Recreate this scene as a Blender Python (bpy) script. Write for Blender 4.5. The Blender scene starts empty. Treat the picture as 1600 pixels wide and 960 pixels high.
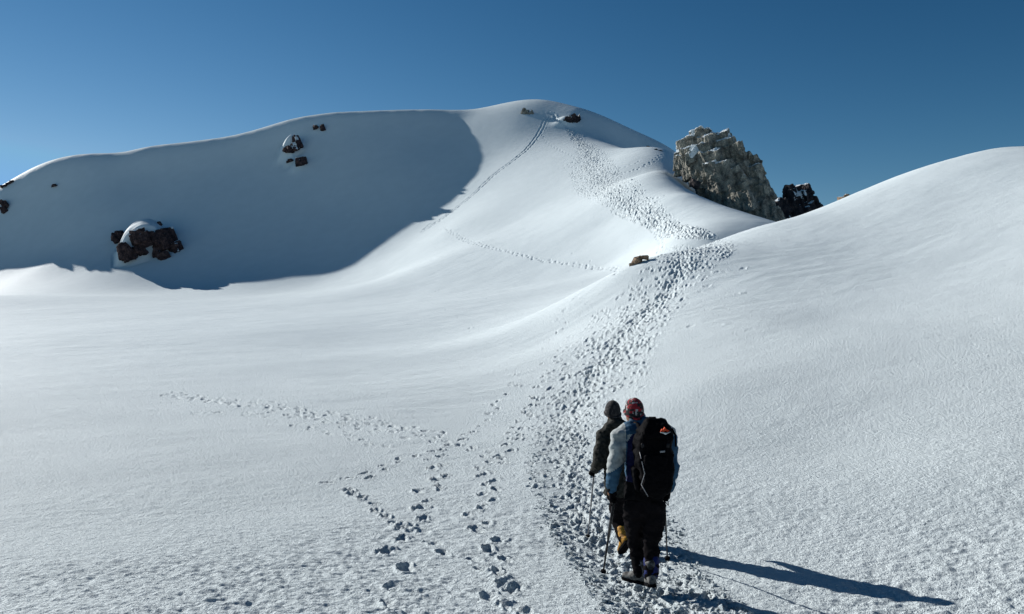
import bpy, bmesh, math, random
import numpy as np
from mathutils import Vector, Matrix

random.seed(7)
RS = np.random.RandomState(11)
scene = bpy.context.scene
COL = scene.collection

# ------------------------------------------------------------------ camera
cam_d = bpy.data.cameras.new("camera")
cam = bpy.data.objects.new("camera", cam_d)
COL.objects.link(cam)
scene.camera = cam
cam.location = (0, 0, 0)
cam.rotation_euler = (math.radians(90), 0, 0)
F = 1186.0
cam_d.sensor_width = 36.0
cam_d.lens = 36.0 * F / 1600.0
cam_d.shift_y = 20.0 / 1600.0
cam_d.clip_start = 0.05
cam_d.clip_end = 12000

# ------------------------------------------------------------------ light
SUN_AZ = math.radians(-51.0)        # measured from +Y, clockwise seen from above
SUN_EL = math.radians(24.0)
S = np.array([math.sin(SUN_AZ) * math.cos(SUN_EL), math.cos(SUN_AZ) * math.cos(SUN_EL), math.sin(SUN_EL)])
world = bpy.data.worlds.new("World")
scene.world = world
world.use_nodes = True
wn = world.node_tree.nodes
wl = world.node_tree.links
for n in list(wn):
    wn.remove(n)
sky = wn.new("ShaderNodeTexSky")
sky.sky_type = 'NISHITA'
sky.sun_disc = False
sky.sun_elevation = SUN_EL
sky.sun_rotation = SUN_AZ
sky.altitude = 5200
sky.air_density = 1.5
sky.dust_density = 0.0
sky.ozone_density = 3.0
bg = wn.new("ShaderNodeBackground")
bg.inputs["Strength"].default_value = 0.10
wo = wn.new("ShaderNodeOutputWorld")
# deep high-altitude sky: per-channel contrast of the sky texture, as the camera's profile renders it
vm0 = wn.new("ShaderNodeVectorMath"); vm0.operation = 'MULTIPLY'; vm0.inputs[1].default_value = (0.08, 0.08, 0.08)
vmm = wn.new("ShaderNodeVectorMath"); vmm.operation = 'MINIMUM'; vmm.inputs[1].default_value = (0.22, 0.41, 0.78)
vm1 = wn.new("ShaderNodeVectorMath"); vm1.operation = 'POWER'; vm1.inputs[1].default_value = (2.2, 1.5, 1.30)
vm2 = wn.new("ShaderNodeVectorMath"); vm2.operation = 'MULTIPLY'; vm2.inputs[1].default_value = (41.0, 11.9, 7.9)
wl.new(sky.outputs[0], vm0.inputs[0]); wl.new(vm0.outputs[0], vmm.inputs[0]); wl.new(vmm.outputs[0], vm1.inputs[0]); wl.new(vm1.outputs[0], vm2.inputs[0])
wl.new(vm2.outputs[0], bg.inputs[0])
wl.new(bg.outputs[0], wo.inputs[0])
sun_d = bpy.data.lights.new("sun", 'SUN')
sun_d.energy = 5.0
sun_d.angle = math.radians(0.5)
sun_d.color = (1.0, 0.97, 0.93)
sun = bpy.data.objects.new("sun", sun_d)
COL.objects.link(sun)
sun.rotation_euler = Vector(S.tolist()).to_track_quat('Z', 'Y').to_euler()
vs = scene.view_settings
vs.view_transform = 'Standard'
vs.look = 'None'
vs.exposure = 0.50
vs.gamma = 1.0
vs.use_curve_mapping = False
scene.cycles.max_bounces = 5
scene.cycles.diffuse_bounces = 1
scene.cycles.glossy_bounces = 2

# ------------------------------------------------------------------ helpers
def P3(px, py, Y):
    return ((px - 800.0) / F * Y, Y, (500.0 - py) / F * Y)

def tag(o, label=None, cat=None, group=None, kind=None):
    if label: o["label"] = label
    if cat: o["category"] = cat
    if group: o["group"] = group
    if kind: o["kind"] = kind
    return o

def sstep(a, b, x):
    t = np.clip((x - a) / (b - a), 0, 1)
    return t * t * (3 - 2 * t)

_perm = RS.permutation(4096)
_ga = RS.rand(4096) * 2 * np.pi
_gx, _gy = np.cos(_ga), np.sin(_ga)
def perlin(x, y):
    xi = np.floor(x).astype(np.int64); yi = np.floor(y).astype(np.int64)
    fx = x - xi; fy = y - yi
    u = fx * fx * fx * (fx * (fx * 6 - 15) + 10); v = fy * fy * fy * (fy * (fy * 6 - 15) + 10)
    def g(ix, iy, dx, dy):
        h = _perm[(_perm[ix & 4095] + iy) & 4095]
        return _gx[h] * dx + _gy[h] * dy
    a = g(xi, yi, fx, fy); b = g(xi + 1, yi, fx - 1, fy)
    c = g(xi, yi + 1, fx, fy - 1); d = g(xi + 1, yi + 1, fx - 1, fy - 1)
    return (a + (b - a) * u) + ((c + (d - c) * u) - (a + (b - a) * u)) * v

# ------------------------------------------------------------------ terrain control points
ctrl = []      # x, y, z, stiffness
def C(px, py, Y, k=1.0): ctrl.append(P3(px, py, Y) + (k,))
def K(px, py, Y): C(px, py, Y, 0.03)
def W(x, y, z): ctrl.append((x, y, z, 1.0))

# ground under and behind the photographer
W(0, 0, -1.65); W(0, 3.5, -2.08); W(-3, 0, -1.75); W(3, 0, -1.75); W(0, -8, -0.9); W(-10, -6, -1.7); W(10, -6, -0.9)
W(0, -30, 1.5); W(-30, -25, -2.5); W(30, -25, 5); W(-30, 5, -3.0); W(-60, 10, -3.5); W(-90, -30, -6)
W(-16, 10, -2.9); W(-35, 25, -3.0); W(-60, 45, -2.2); W(-100, 60, -1); W(-80, 90, 0.5); W(-110, 120, 3.5)
W(8, 4, -2.0); W(16, 5, -1.0); W(30, 8, 3.2); W(40, 30, 8.5); W(60, 10, 9); W(70, 45, 13); W(100, 0, 14); W(0, -120, 2); W(-120, -120, -14); W(120, -120, 8)
W(-180, 40, -8); W(-260, 90, -15); W(-210, -80, -22); W(220, 60, 8); W(210, -60, 2)
# basin floor
C(1010, 915, 6.9); C(960, 861, 8.6)
C(800, 905, 6.9); C(500, 905, 6.9); C(150, 905, 6.9); C(800, 800, 10.4); C(450, 800, 10.6); C(80, 800, 10.8)
C(800, 700, 16.0); C(500, 700, 16.3); C(150, 700, 16.8); C(800, 620, 24); C(500, 618, 25.5); C(100, 618, 27)
C(780, 565, 34); C(500, 560, 41); C(100, 560, 44); C(760, 520, 51); C(450, 516, 62); C(50, 516, 68)
C(700, 485, 72); C(400, 484, 92); C(60, 484, 100); C(850, 476, 66)
C(780, 460, 84); C(650, 458, 100); C(450, 460, 125); C(150, 462, 130); C(0, 462, 132)
# near right slope and its crest
C(890, 650, 20); C(950, 560, 28); C(980, 500, 34); C(1030, 450, 39.5); K(1050, 395, 45); K(985, 420, 43.5); K(920, 451, 50); C(920, 490, 40); C(860, 530, 39); C(870, 590, 26)
C(1300, 900, 7.2); C(1450, 945, 6.55); C(1300, 800, 9.55); C(1300, 700, 13.6); C(1550, 900, 6.95); C(1600, 820, 8.4); C(1300, 600, 18.0); C(1300, 500, 27.5); C(1300, 400, 40); C(1300, 340, 50); K(1375, 287, 60); K(1320, 308, 58)
K(1440, 265, 61); K(1540, 236, 63); K(1610, 236, 64); K(1700, 252, 64); C(1800, 280, 60); C(1600, 262, 80); C(1700, 300, 85); C(1560, 400, 34); C(1560, 500, 22.5); C(1560, 600, 15.8); C(1560, 720, 10.6); C(1560, 300, 46)
K(1200, 351, 52); K(1115, 384, 48); C(1100, 500, 29); C(1100, 600, 19); C(1100, 700, 13.7); C(1100, 800, 9.7); C(1200, 500, 27); C(1180, 900, 7.1)
# behind that crest
W(21, 72, 4.6); W(30, 75, 7.0); W(44, 85, 9); W(60, 95, 10); W(75, 80, 12); W(45, 120, 5); W(120, 100, 4);  W(110, 200, 0)
C(1110, 394, 60); C(1110, 377, 74)
C(985, 437, 58); C(1050, 408, 60); C(920, 459, 63); C(860, 483, 58); C(800, 550, 38)
# foot of the main face
C(990, 428, 80); C(950, 418, 90); C(900, 436, 86); C(850, 450, 84); C(860, 470, 68)
# snow spur in front of the rock outcrop, saddle
K(1190, 349, 82); K(1130, 325, 92); K(1070, 303, 101); K(1060, 283, 118); K(1086, 302, 112); K(1110, 316, 104); K(1038, 268, 125); K(1044, 248, 138); K(1045, 237, 150); C(1004, 239, 158)
C(1130, 364, 78)
W(30, 118, 16); W(34, 100, 11)
W(31, 180, 37.5); W(45, 165, 20)
# main face
C(1000, 330, 102); C(1060, 346, 90); C(950, 350, 105); C(1040, 375, 80); C(950, 300, 120); C(1000, 280, 128); C(950, 250, 147); C(900, 232, 163); C(880, 200, 181)
C(800, 200, 184); C(800, 250, 169); C(800, 350, 131); C(800, 400, 109); C(700, 400, 121); C(600, 432, 133); C(700, 360, 143); C(860, 183, 187)
# right flank of the summit
K(912, 205, 179); K(966, 229, 168); K(850, 158, 196); K(820, 159, 197); C(900, 171, 188); K(950, 191, 186); K(1000, 214, 186); K(1046, 237, 183); C(1085, 262, 184); C(1130, 335, 184); C(1250, 420, 184); C(1250,440,150); C(1350,430,140); C(1400,440,184); C(785, 165, 198); C(730, 170, 200)
# behind the skyline
for px, py, Y in [(730, 182, 214), (850, 172, 212), (950, 215, 204), (1046, 270, 205), (600, 190, 217), (450, 202, 217), (300, 232, 216), (130, 260, 216), (0, 315, 216)]:
    C(px, py, Y)
W(0, 250, 30); W(-60, 250, 28); W(-130, 250, 15); W(60, 240, 20)
W(-200, 205, 24); W(-270, 190, 12); W(-180, 160, 9); W(-230, 130, -4)

# skyline of the shaded ridge, and where its shadow ends on the bowl below
crest = [(-240, 400), (-120, 350), (0, 293), (30, 274), (60, 259), (100, 245), (140, 240), (185, 239), (230, 229), (300, 221), (360, 213), (400, 203), (460, 185), (520, 176), (600, 172), (670, 170), (730, 170)]
bound = [(733, 172), (747, 202), (765, 225), (767, 247), (755, 272), (735, 292), (708, 319), (679, 335), (640, 360), (600, 385), (570, 412), (520, 430), (470, 438), (400, 444), (330, 447), (250, 446), (200, 434), (150, 420), (100, 415), (50, 419), (0, 428), (-80, 432), (-200, 436)]
RIDGE_Y = 200.0
cx_ = np.array([c[0] for c in crest], float); cy_ = np.array([c[1] for c in crest], float)
for px in list(range(-200, 730, 24)) + [730]:
    C(px, float(np.interp(px, cx_, cy_)) + 3.0, RIDGE_Y, 0.12)
    C(px, float(np.interp(px, cx_, cy_)) + 9.0, RIDGE_Y + 7, 1.0)
def seg_hit(p, q, a, b):
    r = (q[0] - p[0], q[1] - p[1]); s = (b[0] - a[0], b[1] - a[1])
    den = r[0] * s[1] - r[1] * s[0]
    if abs(den) < 1e-9: return None
    t = ((a[0] - p[0]) * s[1] - (a[1] - p[1]) * s[0]) / den
    u = ((a[0] - p[0]) * r[1] - (a[1] - p[1]) * r[0]) / den
    return t if 0 <= t < 1 and 0 <= u <= 1 else None
SAG = 0.070
for px in range(-230, 700, 48):
    Pc = np.array(P3(px, float(np.interp(px, cx_, cy_)), RIDGE_Y))
    prev = None; hit = None
    for t in np.arange(4.0, 140, 1.0):
        Q = Pc - t * S
        q = (800 + F * Q[0] / Q[1], 500 - F * Q[2] / Q[1])
        if prev is not None:
            for a, b in zip(bound[:-1], bound[1:]):
                h = seg_hit(prev, q, a, b)
                if h is not None:
                    hit = t - 1 + h; break
        if hit: break
        prev = q
    if hit:
        B = Pc - hit * S
        ctrl.append(tuple(B) + (0.01,))
        for f in (0.1, 0.3, 0.6):
            M = Pc - hit * f * S
            ctrl.append((M[0], M[1], M[2] - SAG * hit * 4 * f * (1 - f) - (0.7 if f == 0.1 else 0.0), 0.3))

ctrl = np.array(ctrl, float)
LAM = 120.0
def tps_k(d2): return 0.5 * d2 * np.log(d2 + 1e-9)
def tps_fit(pts, lam=LAM):
    n = len(pts)
    sc = 100.0
    xy = pts[:, :2] / sc
    d2 = ((xy[:, None] - xy[None]) ** 2).sum(-1)
    A = np.zeros((n + 3, n + 3))
    wgt = np.hypot(pts[:, 0], pts[:, 1]) / 150.0
    A[:n, :n] = tps_k(d2) + np.diag(2e-5 * lam * np.clip(wgt, 0.02, 1.5) * pts[:, 3])
    A[:n, n] = 1; A[:n, n + 1:] = xy; A[n, :n] = 1; A[n + 1:, :n] = xy.T
    b = np.zeros(n + 3); b[:n] = pts[:, 2]
    return np.linalg.solve(A, b), xy, sc
_w, _xy, _sc = tps_fit(ctrl, LAM)
def tps(x, y):
    x = np.asarray(x, float).ravel() / _sc; y = np.asarray(y, float).ravel() / _sc
    out = np.empty(len(x)); n = len(_xy)
    for i in range(0, len(x), 20000):
        xs = x[i:i + 20000]; ys = y[i:i + 20000]
        d2 = (xs[:, None] - _xy[None, :, 0]) ** 2 + (ys[:, None] - _xy[None, :, 1]) ** 2
        out[i:i + 20000] = tps_k(d2) @ _w[:n] + _w[n] + xs * _w[n + 1] + ys * _w[n + 2]
    return out
benches = []  # snow shelves: x, y of the lip, height of the lip, slope back, side fall-off
mounds = []   # (x, y, rx, ry, h) extra snow swells
def base_z(x, y):
    shp = np.shape(x)
    x = np.asarray(x, float).ravel(); y = np.asarray(y, float).ravel()
    r = np.hypot(x, y)
    k = np.minimum(1.0, 360.0 / np.maximum(r, 1e-6))
    z = tps(x * k, y * k)
    t = sstep(300, 420, r)
    z = z * (1 - t) + t * (-0.22 * (np.minimum(r, 2200) - 300) - 10)
    for mx, my, rx, ry, h, a in mounds:
        dx = x - mx; dy = y - my
        ca, sa = math.cos(a), math.sin(a)
        wob = 1 + 0.30 * perlin(x / 2.3 + 5, y / 2.3) + 0.12 * perlin(x / 0.9, y / 0.9 + 5)
        z = z + h * wob * np.exp(-((dx * ca + dy * sa) / rx) ** 2 - ((-dx * sa + dy * ca) / ry) ** 2)
    for mx, my, zl, sl, k, dp in benches:
        rr = math.hypot(mx, my); bx_, by_ = mx / rr, my / rr
        m = (np.abs(x - mx) < 30) & (np.abs(y - my) < 30)
        if not m.any(): continue
        dx = x[m] - mx; dy = y[m] - my
        bk = dx * bx_ + dy * by_; ac = dx * by_ - dy * bx_
        ac = ac + 0.7 * perlin(x[m] / 2.6, y[m] / 2.6 + 3)
        zt = zl + sl * np.clip(bk, 0, dp) - 1.2 * np.maximum(bk - dp, 0) - 4.5 * np.maximum(-bk, 0) - 0.6 * np.maximum(-bk - 2.0, 0) ** 2 - k * ac * ac - 0.02 * np.maximum(np.abs(ac) - 2.5, 0) ** 4 * (k > 0.05) + 0.10 * perlin(x[m] / 2.0 + 8, y[m] / 2.0)
        d = zt - z[m]
        z[m] = z[m] + np.where(d > 0.5, d, np.where(d > -0.5, (d + 0.5) ** 2 / 2, 0))
    return z.reshape(shp)

def ray_ground(px, py, ymin=3.0, ymax=215.0):
    """first point of the ground seen at a photo position"""
    Y = np.geomspace(ymin, ymax, 1200)
    X = (px - 800.0) / F * Y
    Z = (500.0 - py) / F * Y
    g = base_z(X, Y) - Z
    idx = np.where(g >= 0)[0]
    if len(idx) == 0: return None
    i = idx[0]
    if i == 0: return (X[0], Y[0], Z[0])
    t = -g[i - 1] / (g[i] - g[i - 1])
    yy = Y[i - 1] + t * (Y[i] - Y[i - 1])
    return ((px - 800.0) / F * yy, yy, (500.0 - py) / F * yy)
# snow swells and shelves banked against the rocks
MOUND_SPECS = [(884, 192, 2.4, 1.6, 1.5, 0.0), (466, 257, 1.5, 1.5, 1.6, 0.0)]
MOUND_PTS = []
for _px, _py, _h, _sl, _k, _dp in [(230, 398, 6.1, 0.42, 0.13, 7.0), (456, 243, 4.3, 0.6, 0.5, 2.8)]:
    _g = ray_ground(_px, _py)
    benches.append((_g[0], _g[1], _g[2] + _h, _sl, _k, _dp))

# ------------------------------------------------------------------ polar grid of the snow surface
def build_axis():
    rs = [0.35, 0.8, 1.4, 2.0, 2.6, 3.1, 3.5, 3.8, 4.0]
    r = 4.1
    while r < 254:
        rs.append(r)
        if r < 60: d = min(max(r * r / 3000.0, 0.009), 0.11 + 0.0006 * r)
        else: d = 0.25
        if r > 216: d = 0.4
        r += d
    while r < 9000:
        rs.append(r); r *= 1.035
    return np.array(rs)
R_AX = build_axis()
az_in = np.arctan(np.linspace(-0.755, 0.755, 1560))
d0 = az_in[1] - az_in[0]
out = []; a = az_in[-1]; d = d0
while a < math.pi * 1.0:
    d = min(d * 1.06, math.radians(0.16 if a < math.radians(62) else 3.0)); a += d
    if a < math.pi - 0.01: out.append(a)
out = np.array(out)
AZ = np.concatenate([-out[::-1], az_in, out, [math.pi]])
NR, NA = len(R_AX), len(AZ)

def upsample(x_axis, y_axis, fn, step=6):
    ri = np.unique(np.concatenate([np.arange(0, len(x_axis), step), [len(x_axis) - 1]]))
    ci = np.unique(np.concatenate([np.arange(0, len(y_axis), step), [len(y_axis) - 1]]))
    Rr, Aa = np.meshgrid(x_axis[ri], y_axis[ci], indexing='ij')
    Zc = fn(Rr * np.sin(Aa), Rr * np.cos(Aa))
    def hermite(xs, v, xq):      # monotone-free cubic (non-uniform Catmull-Rom) along axis 0
        m = np.empty_like(v)
        h = np.diff(xs)[:, None]
        dl = np.diff(v, axis=0) / h
        m[1:-1] = (dl[:-1] * h[1:] + dl[1:] * h[:-1]) / (h[1:] + h[:-1])
        m[0] = dl[0]; m[-1] = dl[-1]
        i = np.clip(np.searchsorted(xs, xq, side='right') - 1, 0, len(xs) - 2)
        hh = (xs[i + 1] - xs[i])[:, None]; t = ((xq - xs[i]) / (xs[i + 1] - xs[i]))[:, None]
        t2 = t * t; t3 = t2 * t
        return (2 * t3 - 3 * t2 + 1) * v[i] + (t3 - 2 * t2 + t) * hh * m[i] + (-2 * t3 + 3 * t2) * v[i + 1] + (t3 - t2) * hh * m[i + 1]
    Z = hermite(x_axis[ri], Zc, x_axis)
    return hermite(y_axis[ci], np.ascontiguousarray(Z.T), y_axis).T

for _m in MOUND_SPECS:
    _g = ray_ground(_m[0], _m[1])
    mounds_new = (_g[0], _g[1], _m[2], _m[3], _m[4], _m[5])
    MOUND_PTS.append(mounds_new)
mounds.extend(MOUND_PTS)
GZ = upsample(R_AX, AZ, base_z)
GR, GA = np.meshgrid(R_AX, AZ, indexing='ij')
GX = GR * np.sin(GA); GY = GR * np.cos(GA)
CELL = np.maximum(np.gradient(R_AX)[:, None] * np.ones(NA)[None], GR * np.gradient(AZ)[None])

# large soft undulation, wind crust, grain
DET = np.zeros_like(GZ)
def add_noise(lam, amp, fx=1.0, fy=1.0, off=0.0, rot=0.0, mode=0, mask=None):
    rows = np.where(CELL.min(axis=1) < lam * 0.5)[0]
    if len(rows) == 0: return
    r1 = rows.max() + 1
    ca, sa = math.cos(rot), math.sin(rot)
    x = GX[:r1]; y = GY[:r1]
    n = perlin((x * ca + y * sa) / lam * fx + off, (-x * sa + y * ca) / lam * fy + off * 1.7)
    if mode == 1: n = 0.35 - np.abs(n) * 2
    if mode == 2: n = np.abs(n) * 2 - 0.35
    w = 1 - sstep(lam * 0.22, lam * 0.5, CELL[:r1])
    if mask is not None: w = w * mask[:r1]
    DET[:r1] += n * amp * w
far = sstep(30, 90, GR)
patch = 0.42 + 0.62 * np.clip(perlin(GX / 4.0 + 3, GY / 4.0) * 1.5 + 0.5 + 0.8 * perlin(GX / 1.3, GY / 1.6 + 9), 0, 1.4)
calm = 1 - 0.97 * sstep(110, 160, GR)
add_noise(14.0, 0.16, off=4.2, mask=calm)
add_noise(5.0, 0.045, off=9.1, rot=0.5, fy=1.7, mask=calm)
add_noise(3.0, 0.030, off=31.1, rot=0.25, fy=2.8, mode=1, mask=(1 - 0.8 * sstep(120, 165, GR)) * (0.25 + 0.75 * np.clip(perlin(GX / 22 + 4, GY / 22) * 2 + 0.3, 0, 1)))
add_noise(1.3, 0.010, off=41.1, rot=0.25, fy=2.6, mask=far)
add_noise(1.8, 0.012, off=2.1, rot=0.5, fy=1.8)
add_noise(0.7, 0.010, off=5.5, rot=0.1, fy=2.2)
add_noise(0.30, 0.018, off=7.7, rot=0.4, fy=1.3, mask=patch)
add_noise(0.125, 0.024, off=1.3, rot=0.12, fy=1.6, mode=0, mask=patch)
add_noise(0.068, 0.015, off=8.3, mode=0, mask=patch)
add_noise(0.04, 0.007, off=6.1, mask=patch)

# ------------------------------------------------------------------ footprints and the trodden trail
PR = np.zeros_like(GZ)
def print_at(x, y, ang, L=0.30, Wd=0.14, dep=0.05, rim=0.35, side=0.0):
    r = math.hypot(x, y); a = math.atan2(x, y)
    ext = max(L, Wd) * 1.1
    r0 = np.searchsorted(R_AX, r - ext); r1 = np.searchsorted(R_AX, r + ext)
    da = ext / max(r, 0.5)
    c0 = np.searchsorted(AZ, a - da); c1 = np.searchsorted(AZ, a + da)
    if r1 - r0 < 1 or c1 - c0 < 1: return
    X = GX[r0:r1, c0:c1] - x; Y = GY[r0:r1, c0:c1] - y
    ca, sa = math.cos(ang), math.sin(ang)
    t = (X * ca + Y * sa) / (L / 2); s = (-X * sa + Y * ca) / (Wd / 2)
    s = s + 0.18 * np.sin(t * 3 + ang * 7); 
    rho = np.sqrt(t * t + s * s)
    q = max(L * 0.33, 0.07)
    rho = rho + 0.55 * perlin((X + x) / q, (Y + y) / q)
    dl = np.hypot(X, Y) + 1e-6
    lump = 0.75 + 0.9 * perlin((X + x) / (q * 0.6) + 31, (Y + y) / (q * 0.6))
    f = -(1 - sstep(0.45, 1.08, rho)) * (1 + 0.3 * t) + rim * lump * np.exp(-((rho - 1.25) / 0.26) ** 2) * (1 + side * (-X * 0.83 + Y * 0.3) / dl)
    PR[r0:r1, c0:c1] += f * dep
def to_world(pts):
    o = []
    for px, py in pts:
        g = ray_ground(px, py)
        if g: o.append(np.array(g[:2]))
    return o
def along(pts, step):
    """points and headings every step metres along a world polyline"""
    res = []; carry = 0.0
    for a, b in zip(pts[:-1], pts[1:]):
        L = np.linalg.norm(b - a)
        if L < 1e-6: continue
        d = (b - a) / L; s = carry
        while s < L:
            res.append((a + d * s, math.atan2(d[1], d[0]))); s += step
        carry = s - L
    return res
def track(pts, step=0.62, off=0.13, L=0.32, Wd=0.15, dep=0.06, jit=0.05, world=False, rim=0.35):
    w = pts if world else to_world(pts)
    for k, (p, h) in enumerate(along(w, step)):
        sd = 1 if k % 2 else -1
        nx, ny = -math.sin(h), math.cos(h)
        q = p + np.array([nx, ny]) * (off * sd) + RS.randn(2) * jit
        print_at(q[0], q[1], h + RS.randn() * 0.2, L * RS.uniform(0.85, 1.15), Wd * RS.uniform(0.85, 1.2), dep * RS.uniform(0.7, 1.25), rim)
def singles(pts, L=0.30, Wd=0.14, dep=0.07, ang=None, rim=0.5, side=0.0, sc=0.78):
    w = to_world(pts)
    for i, p in enumerate(w):
        j = min(i + 4, len(w) - 1); k = max(i - 4, 0)
        d = w[j] - w[k]
        h = math.atan2(d[1], d[0]) if ang is None else ang
        print_at(p[0], p[1], h + RS.randn() * 0.25, sc * L * RS.uniform(0.8, 1.2), sc * Wd * RS.uniform(0.85, 1.25), sc * dep * RS.uniform(0.6, 1.2), rim, side)
def band(rows, dens, L, Wd, dep, trench=0.0, core=0.5, rim=0.35):
    """rows: (py, left px, right px, centre px); prints scattered over the band, denser along the centre"""
    st = []
    for py, a, b, c in rows:
        g = [ray_ground(q, py) for q in (a, c, b)]
        if all(g): st.append([np.array(v[:2]) for v in g])
    for A, B in zip(st[:-1], st[1:]):
        d = B[1] - A[1]; ln = np.linalg.norm(d)
        if ln < 1e-6: continue
        wd = 0.5 * (np.linalg.norm(A[2] - A[0]) + np.linalg.norm(B[2] - B[0]))
        wd = min(wd, 9.0)
        n = int(ln * wd * dens * (2.2 - 1.2 * float(sstep(9, 20, np.linalg.norm(B[1]))) if L < 0.4 else 1.0)) + 1
        h = math.atan2(d[1], d[0])
        for k in range(n):
            t = RS.rand(); Lp = A[0] + (B[0] - A[0]) * t; Cp = A[1] + (B[1] - A[1]) * t; Rp = A[2] + (B[2] - A[2]) * t
            if RS.rand() < core: u = RS.randn() * 0.30
            else: u = RS.uniform(-1, 1)
            u = max(-1.15, min(1.15, u))
            q = Cp + (Rp - Cp) * u if u > 0 else Cp + (Cp - Lp) * u
            g_ = min(max(math.hypot(q[0], q[1]) / 16.0, 1.0), 1.65) if L < 0.4 else 1.0
            if g_ > 1.2 and RS.rand() < 0.35: continue
            print_at(q[0], q[1], h + RS.randn() * 0.3, g_ * L * RS.uniform(0.75, 1.2), g_ * Wd * RS.uniform(0.8, 1.25), g_ * dep * RS.uniform(0.55, 1.3) * (1.1 - 0.35 * abs(u)), rim)
    return st
Z1 = lambda pts: [(400 + x / 2.667, 600 + y / 2.667) for x, y in pts]      # read off enlarged crops of the photo
Z6 = lambda pts: [(640 + x / 3.077, 150 + y / 3.077) for x, y in pts]
Z7 = lambda pts: [(200 + x / 3.2, 600 + y / 3.2) for x, y in pts]

main_rows = [(385, 1050, 1150, 1085), (400, 1015, 1135, 1062), (420, 1000, 1110, 1060), (440, 982, 1100, 1052), (460, 962, 1085, 1040), (480, 940, 1065, 1020), (500, 915, 1045, 1000), (520, 895, 1030, 975), (545, 870, 1022, 955),
             (570, 858, 1018, 935), (600, 845, 1010, 925), (630, 838, 1000, 908), (660, 836, 985, 895), (700, 834, 975, 890), (740, 834, 985, 895), (780, 845, 1010, 915), (820, 862, 1040, 935), (860, 885, 1070, 965), (900, 912, 1090, 990), (940, 940, 1140, 1030), (985, 975, 1200, 1080)]
MAIN = band(main_rows, 8.0, 0.25, 0.12, 0.021, core=0.45, rim=0.9)
CORE = band([(400, 1040, 1078, 1060), (430, 1046, 1072, 1058), (460, 1028, 1056, 1042), (490, 990, 1025, 1008), (520, 958, 992, 975), (560, 925, 965, 945), (600, 895, 945, 920), (650, 862, 920, 890), (700, 855, 925, 888), (750, 858, 930, 893), (800, 880, 955, 915), (850, 910, 985, 950), (900, 945, 1030, 990), (960, 985, 1090, 1040)], 11.0, 0.22, 0.11, 0.019, core=0.6, rim=0.7)
# far dense trail up the main face
band([(199, 880, 890, 885), (212, 888, 910, 897), (225, 895, 930, 911), (247, 900, 955, 926), (273, 890, 975, 932), (306, 905, 1015, 962), (332, 955, 1045, 1002), (355, 1010, 1085, 1050), (374, 1065, 1120, 1098)], 6.5, 0.42, 0.29, 0.095, core=0.5, rim=0.7)
# scattered prints left of the trail
singles([(850, 590), (836, 606), (830, 622), (822, 640), (808, 660), (800, 672), (795, 690), (812, 684), (826, 650), (840, 628), (842, 604), (856, 580), (862, 560), (846, 570), (872, 548)], dep=0.075)
singles(Z1([(1090, 10), (1160, 65), (1150, 95), (1125, 125), (1145, 140), (1100, 165), (1110, 195), (1058, 215), (1075, 190), (1095, 240), (1042, 262), (1065, 285), (1015, 305)]), L=0.36, Wd=0.2, dep=0.085)
singles(Z1([(1060, 10), (1042, 45), (1012, 75), (990, 92), (1010, 108), (970, 130), (965, 158), (935, 182), (905, 207), (868, 218), (860, 240), (845, 262), (800, 265), (770, 285), (735, 290)]), L=0.36, Wd=0.19, dep=0.08)
singles([(850, 545), (835, 556), (820, 560), (812, 572), (806, 586), (798, 600)] + [(870, 520), (885, 505), (860, 530)], dep=0.07)
singles(Z1([(768, 310), (727, 322), (785, 342), (740, 355), (790, 385), (750, 400), (765, 430), (680, 445), (718, 485), (685, 510), (697, 555), (640, 590), (612, 590), (700, 605), (605, 640), (745, 655), (545, 692), (625, 757), (580, 830), (572, 918), (560, 990)]), L=0.36, Wd=0.2, dep=0.036, rim=1.1, side=0.8)
singles(Z1([(970, 330), (935, 355), (985, 370), (950, 382), (992, 405), (960, 422), (1000, 440), (945, 458), (992, 482), (942, 512), (885, 540), (968, 575), (922, 600), (1012, 645), (972, 678), (1040, 720), (1000, 768), (1078, 830), (1035, 810), (975, 865), (1060, 912), (1120, 940)]), L=0.36, Wd=0.17, dep=0.034, rim=1.1, side=0.8)
track(Z1([(290, 405), (400, 400), (480, 372), (545, 345), (640, 300)]), step=0.34, off=0.12, L=0.26, Wd=0.12, dep=0.05)
singles(Z1([(385, 440), (400, 455), (440, 470), (490, 495), (495, 520), (540, 545), (575, 570), (610, 585)]), L=0.34, Wd=0.18, dep=0.075)
for k in range(3):
    j = [0, 14, -16][k]
    track(Z7([(220, 45 + j * 0.3), (480, 78 + j * 0.5), (700, 102 + j), (900, 145 + j), (1100, 178 + j), (1300, 218 + j), (1500, 262 + j), (1600, 285 + j)]), step=0.42, off=0.16, L=0.34, Wd=0.16, dep=0.045, jit=0.12)
track(Z7([(350, 130), (480, 128), (700, 148), (900, 165), (1070, 205), (1200, 262)]), step=0.45, off=0.12, L=0.34, Wd=0.15, dep=0.04, jit=0.1)
track(Z1([(160, 175), (270, 205), (350, 225), (450, 245), (550, 282)]), step=0.5, off=0.1, L=0.3, Wd=0.14, dep=0.045, jit=0.08)
track(Z1([(860, 265), (930, 292), (1000, 312), (1080, 328), (1150, 345)]), step=0.4, off=0.12, L=0.28, Wd=0.13, dep=0.05)
track(Z1([(800, 690), (860, 715), (930, 740), (1000, 790), (1080, 850)]), step=0.42, off=0.1, L=0.3, Wd=0.13, dep=0.045)
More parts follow.
